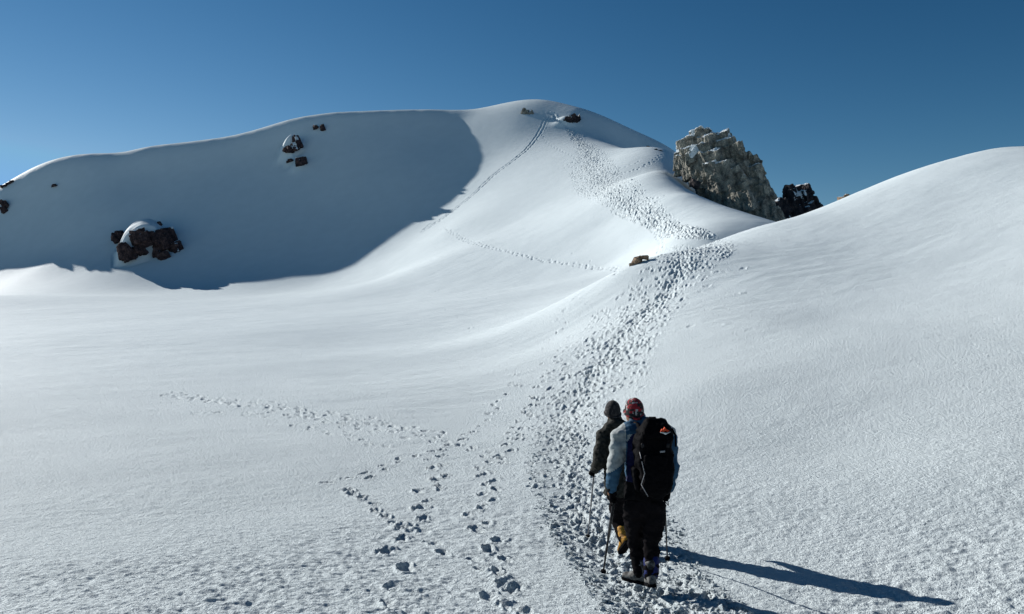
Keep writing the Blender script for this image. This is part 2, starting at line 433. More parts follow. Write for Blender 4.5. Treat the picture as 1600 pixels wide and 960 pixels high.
# far tracks
def groove(pts, half, wid, dep, step=0.35):
    w = to_world(pts)
    for p, h in along(w, step):
        n = np.array([-math.sin(h), math.cos(h)])
        for sd in ((-1, 1) if half else (0,)):
            q = p + n * half * sd + RS.randn(2) * 0.06
            print_at(q[0], q[1], h, 0.9, wid, dep * RS.uniform(0.6, 1.2), 0.35)
groove(Z6([(655, 105), (640, 150), (600, 215), (560, 262), (500, 310), (400, 385), (300, 480), (230, 535), (150, 595), (60, 655)]), 0.42, 0.42, 0.09)
groove([(690, 345), (672, 350), (660, 360)], 0.0, 0.5, 0.06)
track(Z6([(150, 635), (200, 650), (260, 690), (330, 712), (400, 730), (500, 755), (620, 785), (750, 805), (850, 822), (950, 832), (1010, 836)]), step=0.75, off=0.2, L=0.62, Wd=0.40, dep=0.10, jit=0.12)
track(Z6([(640, 190), (660, 225), (700, 250), (740, 270), (800, 300)]), step=0.9, off=0.15, L=0.6, Wd=0.4, dep=0.07)
track(Z6([(1220, 285), (1160, 322), (1100, 350), (1040, 370), (980, 390)]), step=0.7, off=0.28, L=0.6, Wd=0.42, dep=0.10)
track(Z6([(1105, 315), (1050, 338), (1000, 352)]), step=0.9, off=0.2, L=0.5, Wd=0.36, dep=0.06)
track(Z6([(720, 345), (760, 330), (800, 315)]), step=0.9, off=0.2, L=0.6, Wd=0.42, dep=0.10)
track(Z6([(750, 345), (800, 340)]), step=0.9, off=0.2, L=0.5, Wd=0.4, dep=0.08)
track(Z6([(1150, 500), (1190, 488), (1230, 480)]), step=0.8, off=0.2, L=0.55, Wd=0.4, dep=0.08)
track(Z6([(1160, 620), (1195, 660), (1212, 700), (1210, 740)]), step=0.7, off=0.2, L=0.5, Wd=0.36, dep=0.08)
groove(Z6([(670, 80), (695, 92), (710, 118), (735, 128), (760, 150)]), 0.0, 0.8, 0.14)
for k in range(150):       # stray dents and fallen snow lumps on the slopes
    px = RS.uniform(600, 1180); py = RS.uniform(330, 520)
    g = ray_ground(px, py)
    if g: print_at(g[0], g[1], RS.rand() * 3, RS.uniform(0.3, 0.5), RS.uniform(0.25, 0.4), RS.uniform(-0.04, 0.07), 0.3)
LO = 0.018 + 0.0010 * GR; HI = 0.020 + 0.0007 * GR
PR = np.where(PR < -LO, -LO - LO * 0.8 * np.tanh((-PR - LO) / (LO * 0.8)), np.where(PR > HI, HI + HI * 0.7 * np.tanh((PR - HI) / (HI * 0.7)), PR))

# churned snow inside the trail
churn = np.zeros_like(GZ)
trench = np.zeros_like(GZ)
def soft_band(st, churn, lo=0.62, hi=1.02):
    pts = sorted([(math.hypot(*c), math.atan2(a[0], a[1]), math.atan2(b[0], b[1])) for a, c, b in st])
    rr_ = np.array([p[0] for p in pts]); la = np.array([p[1] for p in pts]); ra = np.array([p[2] for p in pts])
    L_ = np.interp(R_AX, rr_, la)[:, None]; R_ = np.interp(R_AX, rr_, ra)[:, None]
    wob = perlin(GX / 0.55 + 17, GY / 0.55) * 0.16 + perlin(GX / 1.7, GY / 1.7 + 5) * 0.2
    u = (GA - L_) / (R_ - L_)
    u = np.abs(u - 0.5) * 2 + wob
    v = 1 - sstep(lo, hi, u)
    v[(R_AX < rr_[0] - 0.5) | (R_AX > rr_[-1] + 1.0)] = 0
    np.maximum(churn, v, out=churn)
soft_band(MAIN, churn)
soft_band(CORE, trench, 0.3, 1.3)
edge = np.clip(perlin(GX / 0.8, GY / 0.8 + 7) * 1.4 + 0.75, 0, 1)
cm = churn * edge
add_noise(0.42, 0.013, off=3.3, mode=2, mask=cm)
add_noise(0.20, 0.012, off=13.3, mode=2, mask=cm)
add_noise(0.10, 0.010, off=23.3, mask=cm)
near = 1 - sstep(0.3, 1.6, GR)
GZ = GZ + (DET + PR - 0.02 * churn - (0.02 + 0.0009 * np.minimum(GR, 50)) * trench) * (1 - near)

def sheet(name, r0, r1, mat):
    X = GX[r0:r1]; Y = GY[r0:r1]; Z = GZ[r0:r1]
    nr = r1 - r0
    co = np.stack([X, Y, Z], -1).reshape(-1, 3).astype(np.float32)
    i = np.arange(nr - 1)[:, None]; j = np.arange(NA)[None]; jn = (j + 1) % NA
    q = np.stack([i * NA + j, i * NA + jn, (i + 1) * NA + jn, (i + 1) * NA + j], -1).reshape(-1, 4)
    tris = None
    if r0 == 0:
        co = np.concatenate([co, [[0, 0, -1.65]]]).astype(np.float32)
        c = len(co) - 1
        jj = np.arange(NA); tris = np.stack([np.full(NA, c), (jj + 1) % NA, jj], -1)
    loops = q.ravel(); starts = np.arange(len(q)) * 4
    if tris is not None:
        starts = np.concatenate([starts, len(loops) + np.arange(len(tris)) * 3]); loops = np.concatenate([loops, tris.ravel()])
    me = bpy.data.meshes.new(name)
    me.vertices.add(len(co)); me.vertices.foreach_set("co", co.ravel())
    me.loops.add(len(loops)); me.loops.foreach_set("vertex_index", loops.astype(np.int32))
    me.polygons.add(len(starts)); me.polygons.foreach_set("loop_start", starts.astype(np.int32))
    me.polygons.foreach_set("use_smooth", np.ones(len(starts), bool))
    me.update(calc_edges=True)
    me.materials.append(mat)
    o = bpy.data.objects.new(name, me); COL.objects.link(o)
    return o

# ------------------------------------------------------------------ materials
def nmat(name):
    m = bpy.data.materials.new(name); m.use_nodes = True
    return m, m.node_tree.nodes, m.node_tree.links, m.node_tree.nodes["Principled BSDF"]
def snow_mat(bump=1.0):
    m, n, l, b = nmat("snow")
    b.inputs["Base Color"].default_value = (0.80, 0.84, 0.88, 1)
    b.inputs["Roughness"].default_value = 0.65
    b.inputs["Specular IOR Level"].default_value = 0.02
    tc = n.new("ShaderNodeNewGeometry")
    def noise(scale, det, ro=0.5):
        t = n.new("ShaderNodeTexNoise"); t.inputs["Scale"].default_value = scale; t.inputs["Detail"].default_value = det
        t.inputs["Roughness"].default_value = ro
        l.new(tc.outputs["Position"], t.inputs["Vector"]); return t
    b1 = n.new("ShaderNodeBump"); b1.inputs["Strength"].default_value = 0.8 * bump; b1.inputs["Distance"].default_value = 0.075
    l.new(noise(15.0, 4, 0.75).outputs["Fac"], b1.inputs["Height"])
    # the crust is coarse in the foreground basin and slope, wind-smoothed higher up
    ln = n.new("ShaderNodeVectorMath"); ln.operation = 'LENGTH'; l.new(tc.outputs["Position"], ln.inputs[0])
    mr = n.new("ShaderNodeMapRange"); mr.inputs[1].default_value = 14; mr.inputs[2].default_value = 75; mr.inputs[3].default_value = 1.0 * bump; mr.inputs[4].default_value = 0.22 * bump
    l.new(ln.outputs["Value"], mr.inputs[0]); l.new(mr.outputs[0], b1.inputs["Strength"])
    b2 = n.new("ShaderNodeBump"); b2.inputs["Strength"].default_value = 0.5 * bump; b2.inputs["Distance"].default_value = 0.006
    l.new(noise(60.0, 2, 0.6).outputs["Fac"], b2.inputs["Height"]); l.new(b1.outputs[0], b2.inputs["Normal"])
    l.new(b2.outputs[0], b.inputs["Normal"])
    t = noise(0.35, 2); cr = n.new("ShaderNodeValToRGB")
    cr.color_ramp.elements[0].color = (0.61, 0.68, 0.70, 1); cr.color_ramp.elements[1].color = (0.635, 0.705, 0.725, 1)
    cr.color_ramp.elements[0].position = 0.35; cr.color_ramp.elements[1].position = 0.65
    l.new(t.outputs["Fac"], cr.inputs[0]); l.new(cr.outputs[0], b.inputs["Base Color"])
    return m
SNOW = snow_mat()
cut = int(np.searchsorted(R_AX, 96.0))
ground = tag(sheet("ground", 0, cut + 1, SNOW), kind="structure", label="trodden snow basin and slope in the foreground")
mountain = tag(sheet("mountain", cut, NR, SNOW), kind="structure", label="snow covered summit and shaded ridge")

# ------------------------------------------------------------------ rocks
from mathutils import noise as mnoise
def rock_mat(name, c1, c2, c3, snow=0.5, scale=1.0, thr=0.62):
    m, n, l, b = nmat(name)
    geo = n.new("ShaderNodeNewGeometry")
    def noise(sc, det, ro=0.6, lac=2.0):
        t = n.new("ShaderNodeTexNoise"); t.inputs["Scale"].default_value = sc * scale; t.inputs["Detail"].default_value = det
        t.inputs["Roughness"].default_value = ro
        l.new(geo.outputs["Position"], t.inputs["Vector"]); return t
    cr = n.new("ShaderNodeValToRGB"); e = cr.color_ramp.elements
    e[0].color = c1 + (1,); e[0].position = 0.32; e[1].color = c3 + (1,); e[1].position = 0.7
    x = e.new(0.5); x.color = c2 + (1,)
    l.new(noise(0.8, 8, 0.7).outputs["Fac"], cr.inputs[0])
    sp = n.new("ShaderNodeTexNoise"); sp.inputs["Scale"].default_value = 9 * scale; sp.inputs["Detail"].default_value = 4
    l.new(geo.outputs["Position"], sp.inputs["Vector"])
    mm = n.new("ShaderNodeMapRange"); mm.inputs[1].default_value = 0.35; mm.inputs[2].default_value = 0.65; mm.inputs[3].default_value = 0.6; mm.inputs[4].default_value = 1.25
    l.new(sp.outputs["Fac"], mm.inputs[0])
    mul = n.new("ShaderNodeMix"); mul.data_type = 'RGBA'; mul.blend_type = 'MULTIPLY'; mul.inputs[0].default_value = 1.0
    l.new(cr.outputs[0], mul.inputs[6]); l.new(mm.outputs[0], mul.inputs[7])
    # snow lying on the ledges: share of cover stored on the mesh
    at = n.new("ShaderNodeAttribute"); at.attribute_name = "snow_cover"
    st = n.new("ShaderNodeMapRange"); st.inputs[1].default_value = 0.46; st.inputs[2].default_value = 0.54
    l.new(at.outputs["Fac"], st.inputs[0])
    mx = n.new("ShaderNodeMix"); mx.data_type = 'RGBA'
    l.new(st.outputs[0], mx.inputs[0]); l.new(mul.outputs[2], mx.inputs[6]); mx.inputs[7].default_value = (0.63, 0.68, 0.70, 1)
    l.new(mx.outputs[2], b.inputs["Base Color"])
    b.inputs["Roughness"].default_value = 0.9; b.inputs["Specular IOR Level"].default_value = 0.2
    bp = n.new("ShaderNodeBump"); bp.inputs["Strength"].default_value = 0.8; bp.inputs["Distance"].default_value = 0.12 / scale
    l.new(noise(3.5, 6, 0.7).outputs["Fac"], bp.inputs["Height"]); l.new(bp.outputs[0], b.inputs["Normal"])
    return m
ROCK_TAN = rock_mat("rock_tan", (0.05, 0.05, 0.046), (0.22, 0.215, 0.185), (0.42, 0.39, 0.32), 1, 1.0, 0.66)
ROCK_DARK = rock_mat("rock_dark", (0.012, 0.012, 0.015), (0.035, 0.030, 0.033), (0.10, 0.075, 0.07), 1, 1.0, 0.80)
ROCK_SHADE = rock_mat("rock_brown_black", (0.012, 0.010, 0.012), (0.05, 0.032, 0.033), (0.16, 0.10, 0.085), 1, 1.6, 0.86)
ROCK_BROWN = rock_mat("rock_brown", (0.10, 0.065, 0.042), (0.28, 0.19, 0.125), (0.45, 0.33, 0.23), 0, 8.0)

def hull_chunk(bm, c, r, rnd, rot=0.3, n=12, box=0.8):
    M = Matrix.Rotation(rnd.uniform(-rot, rot), 4, 'X') @ Matrix.Rotation(rnd.uniform(-rot, rot), 4, 'Y') @ Matrix.Rotation(rnd.uniform(0, 6.28), 4, 'Z')
    vs_ = []
    for i in range(n):
        v = Vector((rnd.gauss(0, 1), rnd.gauss(0, 1), rnd.gauss(0, 1))).normalized()
        k = max(abs(v.x), abs(v.y), abs(v.z)); v = v * ((1 - box) + box / k) * rnd.uniform(0.8, 1.05)
        v = M @ v
        vs_.append(bm.verts.new((c[0] + v.x * r[0], c[1] + v.y * r[1], c[2] + v.z * r[2])))
    res = bmesh.ops.convex_hull(bm, input=vs_)
    dead = [e for e in set(res['geom_interior'] + res['geom_unused']) if isinstance(e, bmesh.types.BMVert) and e.is_valid]
    if dead: bmesh.ops.delete(bm, geom=dead, context='VERTS')

def block(bm, c, r, rnd, tilt=-0.3):
    """angular broken block: a box with knocked-off corners, all blocks leaning the same way like bedding"""
    M = Matrix.Rotation(tilt + rnd.uniform(-0.16, 0.16), 4, 'Y') @ Matrix.Rotation(rnd.uniform(-0.15, 0.25), 4, 'X') @ Matrix.Rotation(0.65 + rnd.uniform(-0.35, 0.35), 4, 'Z')
    vs_ = []
    for sx in (-1, 1):
        for sy in (-1, 1):
            for sz in (-1, 1):
                k = [rnd.uniform(0.72, 1.0) for _ in range(3)]
                if sz > 0: k[0] *= rnd.uniform(0.45, 0.95); k[1] *= rnd.uniform(0.5, 0.95)
                v = M @ Vector((sx * r[0] * k[0], sy * r[1] * k[1], sz * r[2] * k[2]))
                vs_.append(bm.verts.new((c[0] + v.x, c[1] + v.y, c[2] + v.z)))
    res = bmesh.ops.convex_hull(bm, input=vs_)
    dead = [e for e in set(res['geom_interior'] + res['geom_unused']) if isinstance(e, bmesh.types.BMVert) and e.is_valid]
    if dead: bmesh.ops.delete(bm, geom=dead, context='VERTS')

def remeshed(bm, voxel, smooth=0):
    """one continuous surface out of overlapping pieces"""
    me = bpy.data.meshes.new("tmp"); bm.to_mesh(me); bm.free()
    ob = bpy.data.objects.new("tmp", me); COL.objects.link(ob)
    md = ob.modifiers.new("r", 'REMESH'); md.mode = 'VOXEL'; md.voxel_size = voxel
    if smooth:
        ms = ob.modifiers.new("s", 'SMOOTH'); ms.factor = 0.5; ms.iterations = smooth
    dg = bpy.context.evaluated_depsgraph_get()
    new = bpy.data.meshes.new_from_object(ob.evaluated_get(dg))
    bpy.data.objects.remove(ob); bpy.data.meshes.remove(me)
    return new

def displace(me, fn):
    nv = len(me.vertices)
    co = np.empty(nv * 3); me.vertices.foreach_get("co", co); co = co.reshape(-1, 3)
    no = np.empty(nv * 3); me.vertices.foreach_get("normal", no); no = no.reshape(-1, 3)
    d = np.array([fn(Vector(c), Vector(n)) for c, n in zip(co.tolist(), no.tolist())])
    co = co + no * d[:, None]
    me.vertices.foreach_set("co", co.ravel()); me.update()

def crag(amp, sc, off):
    R_ = Matrix.Rotation(0.5, 3, 'X') @ Matrix.Rotation(0.4, 3, 'Y') @ Matrix.Rotation(0.7, 3, 'Z')
    def f(c, n):
        p = (c + off) * sc
        w = mnoise.noise_vector(p * 0.9) * 0.55
        q = R_ @ Vector((p.x, p.y, p.z * 0.75)) + w
        a = mnoise.cell(q * 1.25) - 0.5; b_ = mnoise.cell(q * 2.9 + Vector((9, 4, 1))) - 0.5
        v = mnoise.ridged_multi_fractal(p * 1.2, 0.9, 2.1, 4, 1.0, 2.0) - 1.0
        rb = mnoise.noise(Vector((p.x * 1.5, p.y * 1.5, p.z * 0.4)) + w * 0.5)
        return amp * (0.34 * a + 0.22 * b_ + 0.30 * v + 0.5 * (abs(rb) * 2 - 0.45))
    return f

def make_rock(name, chunks, voxel, mat, amp, sc, seed, label, group=None, base=None, smooth_shade=False, cat="rock", sub=0, blocky=False, snow=1.0, snow_sc=0.4, snow_bias=-0.3, snow_up=0.0, snow_left=0.0):
    """chunks: (px, py, Y, half width, half depth, half height) in photo position and metres"""
    rnd = random.Random(seed)
    cs = [(P3(c[0], c[1], c[2]), c[3:6], c[6] if len(c) > 6 else 0.35) for c in chunks]
    b = base or (np.mean([c[0][0] for c in cs]), np.mean([c[0][1] for c in cs]), min(c[0][2] - c[1][2] for c in cs))
    bm = bmesh.new()
    for p, r, rot in cs:
        if blocky:
            block(bm, (p[0] - b[0], p[1] - b[1], p[2] - b[2]), r, rnd)
            for k in range(2):
                block(bm, (p[0] - b[0] + rnd.uniform(-0.7, 0.7) * r[0], p[1] - b[1] - r[1] * rnd.uniform(0.3, 0.9), p[2] - b[2] + rnd.uniform(-0.6, 0.5) * r[2]), (r[0] * rnd.uniform(0.25, 0.5), r[1] * 0.6, r[2] * rnd.uniform(0.4, 0.7)), rnd)
        else: hull_chunk(bm, (p[0] - b[0], p[1] - b[1], p[2] - b[2]), r, rnd, rot)
    if sub:
        for p, r, rot in cs:
            for k in range(sub):
                d = Vector((rnd.gauss(0, 1), rnd.gauss(0, 1) - 0.3, rnd.gauss(0, 0.9))).normalized()
                q = rnd.uniform(0.28, 0.5)
                hull_chunk(bm, (p[0] - b[0] + d.x * r[0] * 0.85, p[1] - b[1] + d.y * r[1] * 0.85, p[2] - b[2] + d.z * r[2] * 0.8), (r[0] * q, r[1] * q, r[2] * q * 1.3), rnd, 0.6)
    me = remeshed(bm, voxel)
    # keep the one main body
    bk = bmesh.new(); bk.from_mesh(me); seen = set(); best = []
    for v in bk.verts:
        if v in seen: continue
        st = [v]; seen.add(v); isl = []
        while st:
            a = st.pop(); isl.append(a)
            for e in a.link_edges:
                o_ = e.other_vert(a)
                if o_ not in seen: seen.add(o_); st.append(o_)
        if len(isl) > len(best): best = isl
    if len(best) < len(bk.verts):
        kp = set(best); bmesh.ops.delete(bk, geom=[v for v in bk.verts if v not in kp], context='VERTS')
    bk.to_mesh(me); bk.free()
    nv = len(me.vertices)
    no = np.empty(nv * 3); me.vertices.foreach_get("normal", no); no = no.reshape(-1, 3)
    co = np.empty(nv * 3); me.vertices.foreach_get("co", co); co = co.reshape(-1, 3)
    zs = (co[:, 2] - co[:, 2].min()) / max(1e-6, np.ptp(co[:, 2])); xs = (co[:, 0] - co[:, 0].min()) / max(1e-6, np.ptp(co[:, 0]))
    nz = np.array([mnoise.noise(Vector(c) * snow_sc + Vector((seed, 0, 0))) + 0.5 * mnoise.noise(Vector(c) * snow_sc * 2.7) for c in co.tolist()])
    cov = snow * (0.9 * no[:, 2] + 1.1 * nz + snow_bias + snow_up * (zs - 0.5) + snow_left * (0.5 - xs) )
    at = me.attributes.new("snow_cover", 'FLOAT', 'POINT'); at.data.foreach_set("value", cov.astype(np.float32))
    displace(me, crag(amp, sc, Vector((seed * 3.1, seed * 1.7, 0))))
    me.polygons.foreach_set("use_smooth", np.full(len(me.polygons), smooth_shade))
    me.materials.append(mat); me.name = name
    o = bpy.data.objects.new(name, me); COL.objects.link(o); o.location = b
    return tag(o, label, cat, group)

# the tall craggy outcrop right of the saddle
Yb = 117
big = [(1078, 232, Yb, 1.7, 2.2, 2.2), (1093, 216, Yb, 1.3, 2.0, 1.7), (1108, 228, Yb, 2.0, 2.5, 2.2), (1125, 225, Yb + 1, 1.7, 2.5, 1.9), (1137, 238, Yb + 1, 1.7, 2.5, 2.4), (1140, 255, Yb, 1.8, 2.5, 3.2),
       (1068, 248, Yb - 1, 1.2, 2.0, 1.8), (1070, 262, Yb - 1, 1.2, 1.8, 1.3), (1084, 258, Yb - 2, 1.7, 2.4, 2.4), (1100, 255, Yb - 2, 2.0, 2.6, 3.2), (1118, 262, Yb - 2, 2.2, 2.8, 3.5),
       (1092, 272, Yb - 2, 1.3, 2, 2.0), (1108, 288, Yb - 2, 1.6, 2.2, 2.8), (1122, 298, Yb - 2, 1.8, 2.4, 2.8), (1138, 285, Yb - 2, 2.0, 2.6, 3.4), (1145, 310, Yb - 2, 2.0, 2.6, 2.8),
       (1165, 256, Yb + 2, 0.9, 2.0, 1.6), (1176, 264, Yb + 2, 1.0, 2.0, 2.0), (1166, 280, Yb + 1, 1.9, 2.6, 3.0), (1178, 280, Yb + 1, 1.2, 2.2, 2.4), (1164, 310, Yb - 1, 2.0, 2.6, 3.0), (1182, 306, Yb, 1.3, 2.2, 2.6), (1155, 328, Yb - 2, 2.0, 2.6, 2.6), (1176, 332, Yb - 1, 2.0, 2.4, 2.6),
       (1192, 325, Yb, 1.5, 2.2, 2.4), (1203, 334, Yb, 1.3, 2.0, 2.2), (1192, 346, Yb, 2.0, 2.4, 2.2), (1210, 345, Yb, 1.0, 2.0, 2.0), (1130, 322, Yb - 2, 1.6, 2.2, 2.0)]
big += [(1090, 240, Yb + 3, 2.4, 2.5, 2.6), (1115, 266, Yb + 3, 3.2, 2.5, 4.4), (1136, 292, Yb + 3, 3.0, 2.5, 4.0), (1166, 305, Yb + 3, 2.0, 2.5, 3.6), (1178, 330, Yb + 3, 2.4, 2.5, 2.6), (1105, 285, Yb + 3, 2.0, 2.5, 3.0)]
big = [(c[0], c[1], c[2] + 1.5 - (c[0] - 1110) * 0.085) + c[3:] for c in big]
make_rock("rock_outcrop", big, 0.09, ROCK_TAN, 0.26, 0.8, 3, "tall craggy tan and grey rock outcrop with snow on its ledges, right of the saddle", cat="rock outcrop", blocky=True, snow_sc=0.30, snow_bias=-0.55, snow_up=0.9, snow_left=0.7)
make_rock("boulder", [(1086, 288, Yb - 6, 0.75, 0.8, 1.25)], 0.09, ROCK_DARK, 0.15, 1.4, 8, "dark rounded boulder in the snow hollow at the left foot of the tall outcrop")
Yf = 150
make_rock("rock_outcrop", [(1214, 335, Yf, 1.6, 2, 3.2), (1222, 328, Yf, 1.6, 2, 2.6), (1233, 303, Yf, 1.0, 1.6, 1.7), (1229, 296, Yf, 0.5, 1.0, 1.1), (1238, 297, Yf, 0.5, 1.0, 1.3), (1236, 330, Yf, 2.0, 2, 3.4), (1252, 300, Yf, 1.0, 1.6, 1.6),
                           (1257, 305, Yf, 1.2, 2, 2.0), (1250, 322, Yf, 1.8, 2, 3.0), (1264, 314, Yf, 1.2, 1.6, 2.0), (1270, 322, Yf, 1.2, 1.6, 1.5), (1276, 326, Yf, 1.0, 1.6, 1.0), (1260, 335, Yf, 2.0, 2, 2.6), (1225, 345, Yf, 3, 2, 3)],
          0.11, ROCK_DARK, 0.2, 0.8, 5, "dark jagged two-horned rock outcrop in shade behind the near slope", cat="rock outcrop", blocky=True, snow_bias=-0.1, snow_left=0.9, snow_sc=0.3)  # the dark stone colour stands in for the shade on this outcrop
# boulders on the near slope
def gchunk(px, py, *r, dy=0.0):
    g = ray_ground(px, py)
    return (px, py, g[1] + dy) + r
make_rock("boulder", [(991, 415, 44.0, 0.33, 0.35, 0.26, 0.2), (998, 409, 44.0, 0.42, 0.38, 0.36, 0.2), (1006, 404, 44.0, 0.30, 0.3, 0.24, 0.2)], 0.03, ROCK_BROWN, 0.07, 3.2, 9, "brown boulder lying on the crest left of the trodden trail", snow=0)
make_rock("boulder", [(1314, 310, 58.3, 0.30, 0.4, 0.14), (1321, 306.5, 58.3, 0.30, 0.4, 0.2)], 0.03, ROCK_BROWN, 0.04, 3.5, 12, "small brown rock on the skyline of the right-hand snow slope")
# rocks by the summit
make_rock("boulder", [gchunk(821, 176, 1.0, 1.2, 1.1), gchunk(828, 177, 0.9, 1.0, 0.8), gchunk(833, 178, 0.45, 0.6, 0.35)], 0.09, ROCK_TAN, 0.3, 1.2, 14, "small tan rock poking out of the snow left of the ski track at the summit")
make_rock("boulder", [gchunk(888, 189, 1.2, 1.4, 1.1), gchunk(897, 189, 1.7, 1.6, 1.55), gchunk(902, 185, 1.1, 1.2, 1.2)], 0.1, ROCK_DARK, 0.3, 1.1, 15, "dark square rock with snow banked on its left at the top of the trodden trail")
# rocks breaking through the shaded slope
GS = "dark rocks breaking through the shaded slope"
def shade_rock(lst, seed, label, dy=-0.6, vox=0.11, amp=0.32):
    ch = [gchunk(*((c[0], c[1]) + tuple(v * 1.22 for v in c[2:5])), dy=dy) for c in lst]
    return make_rock("rock", ch, vox, ROCK_SHADE, amp * 0.6, 0.9, seed, label, GS, blocky=True, snow_bias=-0.55)
shade_rock([(195, 392, 1.5, 1.3, 1.6), (201, 398, 1.1, 1.2, 1.2), (190, 386, 0.8, 1, 0.9)], 21, "rounded dark rock at the lower left of the snow-capped rock cluster")
shade_rock([(185, 372, 0.9, 1.2, 1.3), (182, 376, 0.6, 1.1, 0.8), (189, 366, 0.6, 1.1, 0.8)], 22, "small slanting dark rock on the left edge of the snow-capped rock cluster")
shade_rock([(217, 371, 1.5, 1.5, 1.7), (226, 375, 1.3, 1.4, 1.6), (209, 372, 0.7, 0.9, 0.7)], 23, "dark reddish rock right under the middle of the lit snow cap")
shade_rock([(237, 370, 0.8, 1.0, 1.1), (247, 376, 1.2, 1.4, 1.5), (256, 379, 1.7, 1.6, 1.7), (262, 368, 1.5, 1.6, 1.5), (268, 372, 1.0, 1.2, 1.6), (250, 362, 0.9, 0.8, 0.5)], 24, "largest dark rock in the cluster, right of the lit snow cap")
shade_rock([(216, 390, 0.9, 1, 0.8), (224, 392, 0.7, 1, 0.9), (210, 399, 0.6, 0.8, 0.6)], 25, "low dark rock in the gap between the cluster's two lower lobes")
shade_rock([(248, 395, 1.3, 1.2, 1.0), (256, 400, 1.2, 1.2, 0.9)], 26, "low dark rock at the bottom of the cluster's right side")
shade_rock([(274, 388, 1.2, 1.2, 1.1), (280, 385, 0.8, 1.0, 1.0)], 27, "outermost dark rock on the right end of the cluster")
shade_rock([(249, 350, 0.45, 0.5, 0.5)], 28, "tiny dark stone at the right tip of the lit snow cap", vox=0.07, amp=0.12)
shade_rock([(464, 222, 0.9, 1.0, 1.5), (468, 216, 0.6, 0.8, 0.9), (460, 230, 0.8, 0.9, 1.0), (453, 234, 0.9, 0.9, 0.8), (445, 234, 0.45, 0.6, 0.5)], 29, "dark rock on the right flank of the small lit snow cap below the ridge", dy=-0.4, vox=0.09, amp=0.22)
shade_rock([(468, 254, 1.0, 1.0, 0.9), (474, 252, 0.8, 0.8, 0.9)], 30, "round dark rock just below the small lit snow cap", vox=0.09, amp=0.2)
shade_rock([(454, 251, 0.6, 0.6, 0.35), (450, 253, 0.35, 0.5, 0.25)], 31, "thin dark rock sliver left of the round dark rock", vox=0.07, amp=0.12)
shade_rock([(493, 199, 0.6, 0.6, 0.6)], 32, "left one of two small dark rocks close under the ridge", vox=0.07, amp=0.15)
shade_rock([(504, 200, 0.45, 0.6, 0.75)], 33, "right one of two small dark rocks close under the ridge", vox=0.07, amp=0.15)
shade_rock([(84, 290, 0.6, 0.6, 0.3)], 34, "lone small dark rock in the shaded slope near the left edge", vox=0.07, amp=0.1)
shade_rock([(8, 320, 0.9, 0.8, 1.0), (6, 328, 0.7, 0.7, 0.8), (0, 316, 0.9, 0.8, 0.5)], 35, "dark rock at the left edge below the lit snow patch", vox=0.09, amp=0.2)
shade_rock([(18, 284, 0.5, 0.5, 0.3), (13, 287, 0.8, 0.5, 0.25), (6, 291, 0.9, 0.5, 0.25)], 36, "line of thin dark rock along the skyline at the left edge", vox=0.08, amp=0.15)
for k, (a, b_, lb) in enumerate([(1013, 229, "left one of three tiny rocks on the shaded flank above the saddle"), (1024, 234, "middle one of three tiny rocks on the shaded flank above the saddle"), (1032, 236, "right one of three tiny rocks on the shaded flank above the saddle")]):
    make_rock("rock", [gchunk(a, b_, 0.55, 0.5, 0.22)], 0.08, ROCK_DARK, 0.1, 1.4, 40 + k, lb, "tiny rocks above the saddle")

# loose lumps of snow kicked out of the trail
def snow_lumps():
    bm = bmesh.new(); rnd = random.Random(5)
    for k in range(2300):
        py = 640 + (rnd.random() ** 0.8) * 330
        a, b_, c = [np.interp(py, [r[0] for r in main_rows], [r[i] for r in main_rows]) for i in (1, 2, 3)]
        px = rnd.uniform(a - 12, b_ + 16) if rnd.random() < 0.75 else rnd.choice([a, b_]) + rnd.gauss(0, 10)
        Zr = -2.35; Y = (500 - py) / F; Y = Zr / Y if Y < -0.05 else 20
        g = FAST_RAY(px, py)
        if g is None: continue
        s = rnd.uniform(0.008, 0.022) * (1.0 if rnd.random() < 0.85 else 1.9)
        n = 8; pts = []
        for i in range(n):
            v = Vector((rnd.gauss(0, 1), rnd.gauss(0, 1), rnd.gauss(0, 1))).normalized() * s * rnd.uniform(0.7, 1.15)
            pts.append(bm.verts.new((g[0] + v.x, g[1] + v.y, g[2] + v.z * 0.8 + s * 0.35)))
        res = bmesh.ops.convex_hull(bm, input=pts)
        dead = [e for e in set(res['geom_interior'] + res['geom_unused']) if isinstance(e, bmesh.types.BMVert) and e.is_valid]
        if dead: bmesh.ops.delete(bm, geom=dead, context='VERTS')
    me = bpy.data.meshes.new("snow_lumps"); bm.to_mesh(me); bm.free(); me.materials.append(SNOW)
    o = bpy.data.objects.new("snow_lumps", me); COL.objects.link(o)
    return tag(o, "loose lumps of snow kicked up along the trodden trail", "snow", None, "stuff")
def grid_z(x, y):
    r = math.hypot(x, y); a = math.atan2(x, y)
    i = min(max(int(np.searchsorted(R_AX, r)) - 1, 0), NR - 2); j = min(max(int(np.searchsorted(AZ, a)) - 1, 0), NA - 2)
    fr = (r - R_AX[i]) / (R_AX[i + 1] - R_AX[i]); fa = (a - AZ[j]) / (AZ[j + 1] - AZ[j])
    return float((GZ[i, j] * (1 - fa) + GZ[i, j + 1] * fa) * (1 - fr) + (GZ[i + 1, j] * (1 - fa) + GZ[i + 1, j + 1] * fa) * fr)
def FAST_RAY(px, py):
    u = (px - 800.0) / F; v = (500.0 - py) / F
    Y = 4.5
    while Y < 40:
        if grid_z(u * Y, Y) >= v * Y:
            lo, hi = Y / 1.03, Y
            for _ in range(7):
                md = (lo + hi) / 2
                if grid_z(u * md, md) >= v * md: hi = md
                else: lo = md
            return (u * hi, hi, grid_z(u * hi, hi))
        Y *= 1.03
    return None
snow_lumps()

